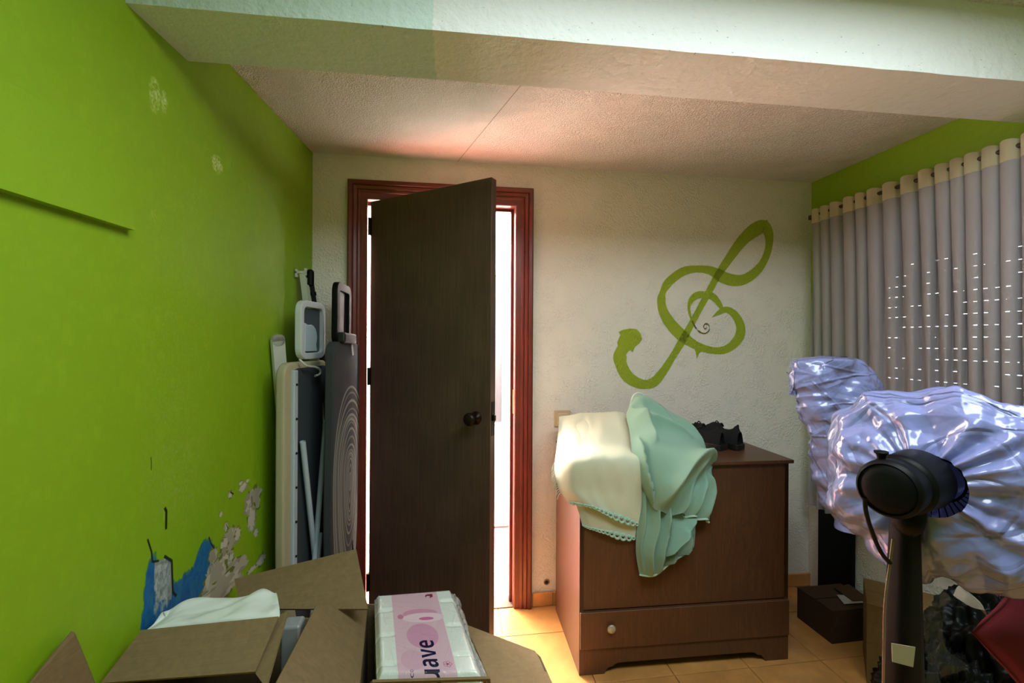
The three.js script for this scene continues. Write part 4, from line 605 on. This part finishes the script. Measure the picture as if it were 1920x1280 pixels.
{ // the bag over the fan head
  const c = V(1.103, 1.046, 1.386);
  const t = thing('plastic_bag', 'glossy lavender plastic bag pulled over the head of the black pedestal fan', 'plastic bag', [c.x, c.y, c.z]);
  const ax = V(Math.sin(AX), 0, Math.cos(AX)), side = V(ax.z, 0, -ax.x), up = V(0, 1, 0);        // side points back to the left of the picture
  const k1 = crumpler(77, 14, 3.5, 11), k2 = crumpler(20, 12, 12, 30);
  const surf = (u, v) => {                                      // v: 0 at the opening round the motor, 1 at the far pole
    const a = u * 6.2832, th = lerp(0.24, Math.PI, v ** 0.85), s = Math.sin(th), cth = Math.cos(th), co = Math.cos(a), si = Math.sin(a);
    let R = 0.222, y = si * s, x = co * s;
    const e = 0.82; const sx = Math.sign(x) * Math.abs(x) ** e, sy = Math.sign(y) * Math.abs(y) ** e;
    const rx = x < 0 ? 0.25 : 0.215, ry = y > 0 ? 0.2 : 0.222 + 0.02 * (x > 0 ? 1 : 0);
    const p = V().addScaledVector(side, -sx * -rx).addScaledVector(up, sy * ry).addScaledVector(ax, -Math.sign(cth) * Math.abs(cth) ** 0.9 * (cth > 0 ? 0.075 : 0.1));
    const q = p.clone().add(V(3, 3, 3));
    const gather = (1 - sstep(th, 0.3, 1.2)), ray = Math.sin(a * 11 + 2 * Math.sin(a * 3)) + 0.6 * Math.sin(a * 19 + 1);
    const n = V().addScaledVector(side, x * 0.7).addScaledVector(up, y * 0.7).addScaledVector(ax, -cth).normalize();
    const low = sstep(-y, 0.1, 0.7);
    p.addScaledVector(n, 0.05 * k1(q) + 0.018 * k2(q) + 0.006 * gather * ray);
    return p;
  };
  part('bag_film', gridGeo(surf, 520, 260, true), M.bag, t);
  // loose mouth of the bag hanging below, drawn together at the motor
  const sk = spline2([
    [V(1.06, .965, 1.385), V(1.104, .955, 1.381), V(1.175, .923, 1.371), V(1.273, .89, 1.364), V(1.405, .863, 1.363)],
    [V(1.038, .921, 1.392), V(1.077, .903, 1.397), V(1.165, .876, 1.39), V(1.262, .849, 1.383), V(1.386, .827, 1.38)],
    [V(1.06, .862, 1.385), V(1.112, .838, 1.392), V(1.206, .807, 1.375), V(1.298, .792, 1.368), V(1.412, .779, 1.364)],
    [V(1.107, .829, 1.361), V(1.191, .788, 1.353), V(1.265, .765, 1.343), V(1.359, .751, 1.336), V(1.463, .738, 1.33)]]).bind(null);
  part('bag_mouth', gridGeo((u, v) => { const p = sk(u, v).sub(c); const q = p.clone().add(V(5, 5, 5)); const k = 0.03 * k1(q) + 0.012 * k2(q) + 0.008 * Math.sin(u * 16 + v * 5); return p.add(V(0, 0.5 * k, k)); }, 160, 80), MAT(0xa9a8c8, { roughness: 0.2, clearcoat: 0.7, clearcoatRoughness: 0.1, transparent: true, opacity: 0.72 }), t);
}
{ // a second thing bagged behind
  const c = V(1.399, 1.053, .857);
  const t = thing('bagged_stand', 'tall slim stand wrapped in a lavender plastic bag behind the fan, near the curtain', 'covered stand', [V(1.572, .5, .901).x, 0, V(1.572, .5, .901).z]);
  const o = t.position.clone();
  const k1 = crumpler(17, 12, 5, 14), k2 = crumpler(27, 10, 14, 34);
  // outline of the bag from above down: left edge, right edge
  const rows = [[668, 1542, 1588], [672, 1508, 1602], [682, 1490, 1620], [705, 1484, 1642], [735, 1494, 1658], [765, 1500, 1664], [800, 1510, 1668], [840, 1520, 1672], [890, 1532, 1680], [940, 1545, 1690], [990, 1570, 1700]];
  const LE = [V(1.308, 1.303, .844), V(1.241, 1.295, .835), V(1.211, 1.278, .83), V(1.2, 1.231, .829), V(1.219, 1.174, .832), V(1.23, 1.118, .833), V(1.249, 1.052, .836), V(1.268, .977, .839), V(1.291, .883, .842), V(1.316, .789, .845), V(1.367, .695, .852)], RE = [V(1.394, 1.301, .856), V(1.423, 1.292, .86), V(1.457, 1.264, .865), V(1.495, 1.219, .87), V(1.525, 1.17, .875), V(1.536, 1.12, .876), V(1.544, 1.054, .877), V(1.552, .979, .878), V(1.567, .885, .881), V(1.586, .79, .883), V(1.605, .696, .886)];
  const cl = new THREE.CatmullRomCurve3(LE), crv = new THREE.CatmullRomCurve3(RE), fw = V(-0.139, 0, 0.99);
  part('bag_film', gridGeo((u, v) => { const a = cl.getPoint(v), b = crv.getPoint(v), m = a.clone().add(b).multiplyScalar(0.5), h = a.clone().sub(b).multiplyScalar(0.5), q = u * 6.2832, th = 0.075 * sstep(v, -0.02, 0.12); const p = m.addScaledVector(h, Math.cos(q)).addScaledVector(fw, Math.sin(q) * th); const z = p.clone().add(V(4, 4, 4)); const band = Math.exp(-(((v - 0.44) / 0.1) ** 2)); const n = h.clone().multiplyScalar(Math.cos(q) * 3).addScaledVector(fw, Math.sin(q)).normalize(); return p.addScaledVector(n, 0.035 * k1(z) * (1 - 0.5 * band) + 0.01 * k2(z) + 0.004 * band * tri(v * 17 + 0.5 * Math.sin(q * 2) + 1.4 * noise3(u * 3, v * 9, 0.5, 3))).sub(o); }, 260, 240, true), M.bag, t);
  part('bag_corner', shell((u, v) => { const p = V(1.204, 1.259, .829).lerp(V(1.2, 1.156, .829), v), e = V(1.2, 1.235, .809).lerp(V(1.23, 1.197, .813), v); return p.lerp(e, u * (1 - 0.3 * v)).add(V(0, 0.006 * Math.sin(u * 9 + v * 7), 0.012 * Math.sin(u * 7 + v * 4))).sub(o); }, 16, 24, 0.001), M.bag, t);
  part('pole', rod(V(0, 0.03, 0), V(-0.06, 1.0, 0.0), 0.016, 14), M.black, t);
  part('base', new THREE.LatheGeometry([[0, 0], [0.15, 0], [0.155, 0.01], [0.05, 0.03], [0, 0.035]].map((q) => new THREE.Vector2(...q)), 36), M.black, t);
}

// ---------------------------------------------------------------- clutter at the right
{
  const t = thing('parcel_box', 'small closed brown parcel box on the floor right of the dresser', 'cardboard box', [1.83, 0, 0.362], 0.02);
  const W = 0.122, D = 0.1, H = 0.143, card = MAT(0x8a6a4a, { map: T.card, roughness: 0.9 });
  part('wall_panel', box(-W, W, 0, H, D - 0.005, D), card, t); part('wall_panel_001', box(-W, W, 0, H, -D, -D + 0.005), card, t); part('wall_panel_002', box(-W, -W + 0.005, 0, H, -D + 0.005, D - 0.005), card, t); part('wall_panel_003', box(W - 0.005, W, 0, H, -D + 0.005, D - 0.005), card, t);
  part('flap', slab([V(-W, H + 0.002, D), V(W, H + 0.002, D), V(W, H + 0.004, 0.012), V(-W, H + 0.006, 0.012)], 0.004), card, t); part('flap_001', slab([V(-W, H + 0.002, -D), V(W, H + 0.002, -D), V(W, H + 0.004, 0.002), V(-W, H + 0.004, 0.002)], 0.004), card, t);
  part('flap_002', slab([V(W * 0.2, H + 0.012, 0.06), V(W, H + 0.01, 0.07), V(W * 1.05, H + 0.02, -0.06), V(W * 0.3, H + 0.016, -0.05)], 0.004), card, t);
  part('paper_label', slab([V(-0.03, H + 0.011, 0.07), V(0.07, H + 0.012, 0.075), V(0.085, H + 0.014, 0.02), V(0.0, H + 0.012, 0.0)], 0.001), MAT(0xa7a39a, { roughness: 0.7 }), t);
  const b = thing('dark_panel', 'black slim upright panel under the curtain hem behind the parcel box', 'heater', [1.972, 0, 0.21]);  // plain black upright slab on two feet below the hem
  part('panel', box(-0.012, 0.012, 0.03, 0.56, -0.105, 0.1, 0.004), M.black, b); part('foot', box(-0.016, 0.016, 0, 0.03, -0.09, -0.06, 0.003), M.black, b); part('foot_001', box(-0.016, 0.016, 0, 0.03, 0.05, 0.08, 0.003), M.black, b);
}
{
  const c = V(1.838, .311, .696);
  const t = thing('pale_carton', 'pale closed carton half hidden behind the black fan column', 'cardboard box', [c.x, 0, c.z], -0.75);
  const W = 0.14, D = 0.12, H = c.y, card = MAT(0xffe9b8, { map: T.card, roughness: 0.9 });
  part('wall_panel', box(-W, W, 0, H, D - 0.005, D), card, t); part('wall_panel_001', box(-W, W, 0, H, -D, -D + 0.005), card, t); part('wall_panel_002', box(-W, -W + 0.005, 0, H, -D + 0.005, D - 0.005), card, t); part('wall_panel_003', box(W - 0.005, W, 0, H, -D + 0.005, D - 0.005), card, t);
  part('flap', slab([V(-W, H + 0.002, D), V(W, H + 0.002, D), V(W, H + 0.003, 0.001), V(-W, H + 0.003, 0.001)], 0.004), card, t); part('flap_001', slab([V(-W, H + 0.002, -D), V(W, H + 0.002, -D), V(W, H + 0.003, -0.001), V(-W, H + 0.003, -0.001)], 0.004), card, t);
}
{ // bin bags
  const heap = (name, label, p, rx, ry, rz, s, turn) => {
    const t = thing(name, label, 'bin bag', [p.x, 0, p.z], turn), k1 = crumpler(s, 12, 4, 10), k2 = crumpler(s + 9, 10, 12, 28);
    part('bag_film', gridGeo((u, v) => { const a = u * 6.2832, th = v * Math.PI, q = V(Math.cos(a) * Math.sin(th), -Math.cos(th), Math.sin(a) * Math.sin(th)); const o = q.clone().add(V(2 + s, 2, 2)), k = 1 + 0.2 * k1(o) + 0.03 * k2(o); return V(q.x * rx * k, Math.max(0.002, ry + q.y * ry * k), q.z * rz * k); }, 160, 90, true), MAT(0x070709, { roughness: 0.45, specularIntensity: 0.5 }), t);
    part('bag_knot', [new THREE.ConeGeometry(0.035, 0.07, 14, 4, true).translate(0, 2 * ry + 0.005, 0), new THREE.TorusGeometry(0.012, 0.008, 8, 16).rotateX(Math.PI / 2).translate(0, 2 * ry - 0.02, 0)], MAT(0x0a0a0c, { roughness: 0.32 }), t);
    return t;
  };
  heap('bin_bag', 'large black bin bag behind the fan under the hanging lavender bag', V(1.724, .437, 1.084), 0.2, 0.285, 0.2, 41, 0.3);
  heap('bin_bag', 'smaller black bin bag just right of the fan column', V(1.405, .406, 1.161), 0.15, 0.23, 0.16, 53, 1.1);
  const w = thing('clear_wrap', 'clear plastic wrap trailing down right beside the black fan column', 'plastic wrap'); const ck = crumpler(61, 10, 8, 26);
  const ws = spline2([[V(1.091, .898, 1.359), V(1.107, .892, 1.361), V(1.134, .881, 1.355)], [V(1.099, .767, 1.36), V(1.109, .772, 1.372), V(1.152, .774, 1.357)], [V(1.108, .655, 1.361), V(1.119, .649, 1.373), V(1.168, .661, 1.36)], [V(1.103, .561, 1.361), V(1.129, .556, 1.374), V(1.2, .586, 1.364)]]);
  part('film', gridGeo((u, v) => { const p = ws(u, v), k = ck(p.clone().add(V(3, 3, 3))); return p.add(V(0.02 * k, 0.01 * k, 0.02 * k)); }, 40, 120), MAT(0x9fb0c4, { roughness: 0.12, clearcoat: 1, transparent: true, opacity: 0.12 }), w);
  const s = thing('paper_wrapper', 'small crumpled pale wrapper lying on the black bin bags', 'wrapper'); const q = spline2([[V(1.414, .639, 1.182), V(1.454, .657, 1.168), V(1.502, .628, 1.154)], [V(1.394, .637, 1.21), V(1.445, .641, 1.197), V(1.515, .603, 1.176)], [V(1.398, .631, 1.22), V(1.445, .616, 1.217), V(1.509, .586, 1.206)]]);
  part('sheet', shell((u, v) => { const p = q(u, v), k = ck(p.clone().add(V(6, 6, 6))); return p.add(V(0, 0.02 * k, 0.02 * k)); }, 30, 30, 0.001), MAT(0xa59a86, { roughness: 0.35, clearcoat: 0.4 }), s);
}
{
  const c = V(1.32, .668, 1.431), t = thing('red_cushion', 'dark red cushion poking in at the lower right beside the bin bags', 'cushion', [c.x, c.y, c.z]);
  t.rotation.order = 'YXZ'; t.rotation.set(-0.35, -0.15, 0.6);
  const pill = (s) => gridGeo((u, v) => { const x = 2 * u - 1, y = 2 * v - 1, k = ((1 - x ** 4) * (1 - y ** 4)) ** 0.6, w = 1 - 0.06 * (1 - Math.abs(x * y)); return V(x * 0.1 * w * (1 - 0.08 * y * y * (1 - Math.abs(x))), y * 0.1 * w, s * (0.05 * k + 0.004 * (noise3(u * 6, v * 6, 0.5, 6) - 0.5) * k)); }, 40, 40);
  const red = MAT(0x6e0a1f, { roughness: 0.85, bumpMap: T.weave, bumpScale: 0.0005 });
  part('cover', [pill(1), pill(-1)], red, t);
  const e = []; for (let i = 0; i < 4; i++) { const P = [[-1, -1], [1, -1], [1, 1], [-1, 1]], a = P[i], b = P[(i + 1) % 4]; const pts = []; for (let j = 0; j <= 6; j++) { const x = lerp(a[0], b[0], j / 6), y = lerp(a[1], b[1], j / 6), w = 1 - 0.06 * (1 - Math.abs(x * y)); pts.push(V(x * 0.1 * w, y * 0.1 * w, 0)); } e.push(tube(pts, 0.0025, 16, 6)); } part('piping', e, red, t);
}

renderer.render(scene, camera);
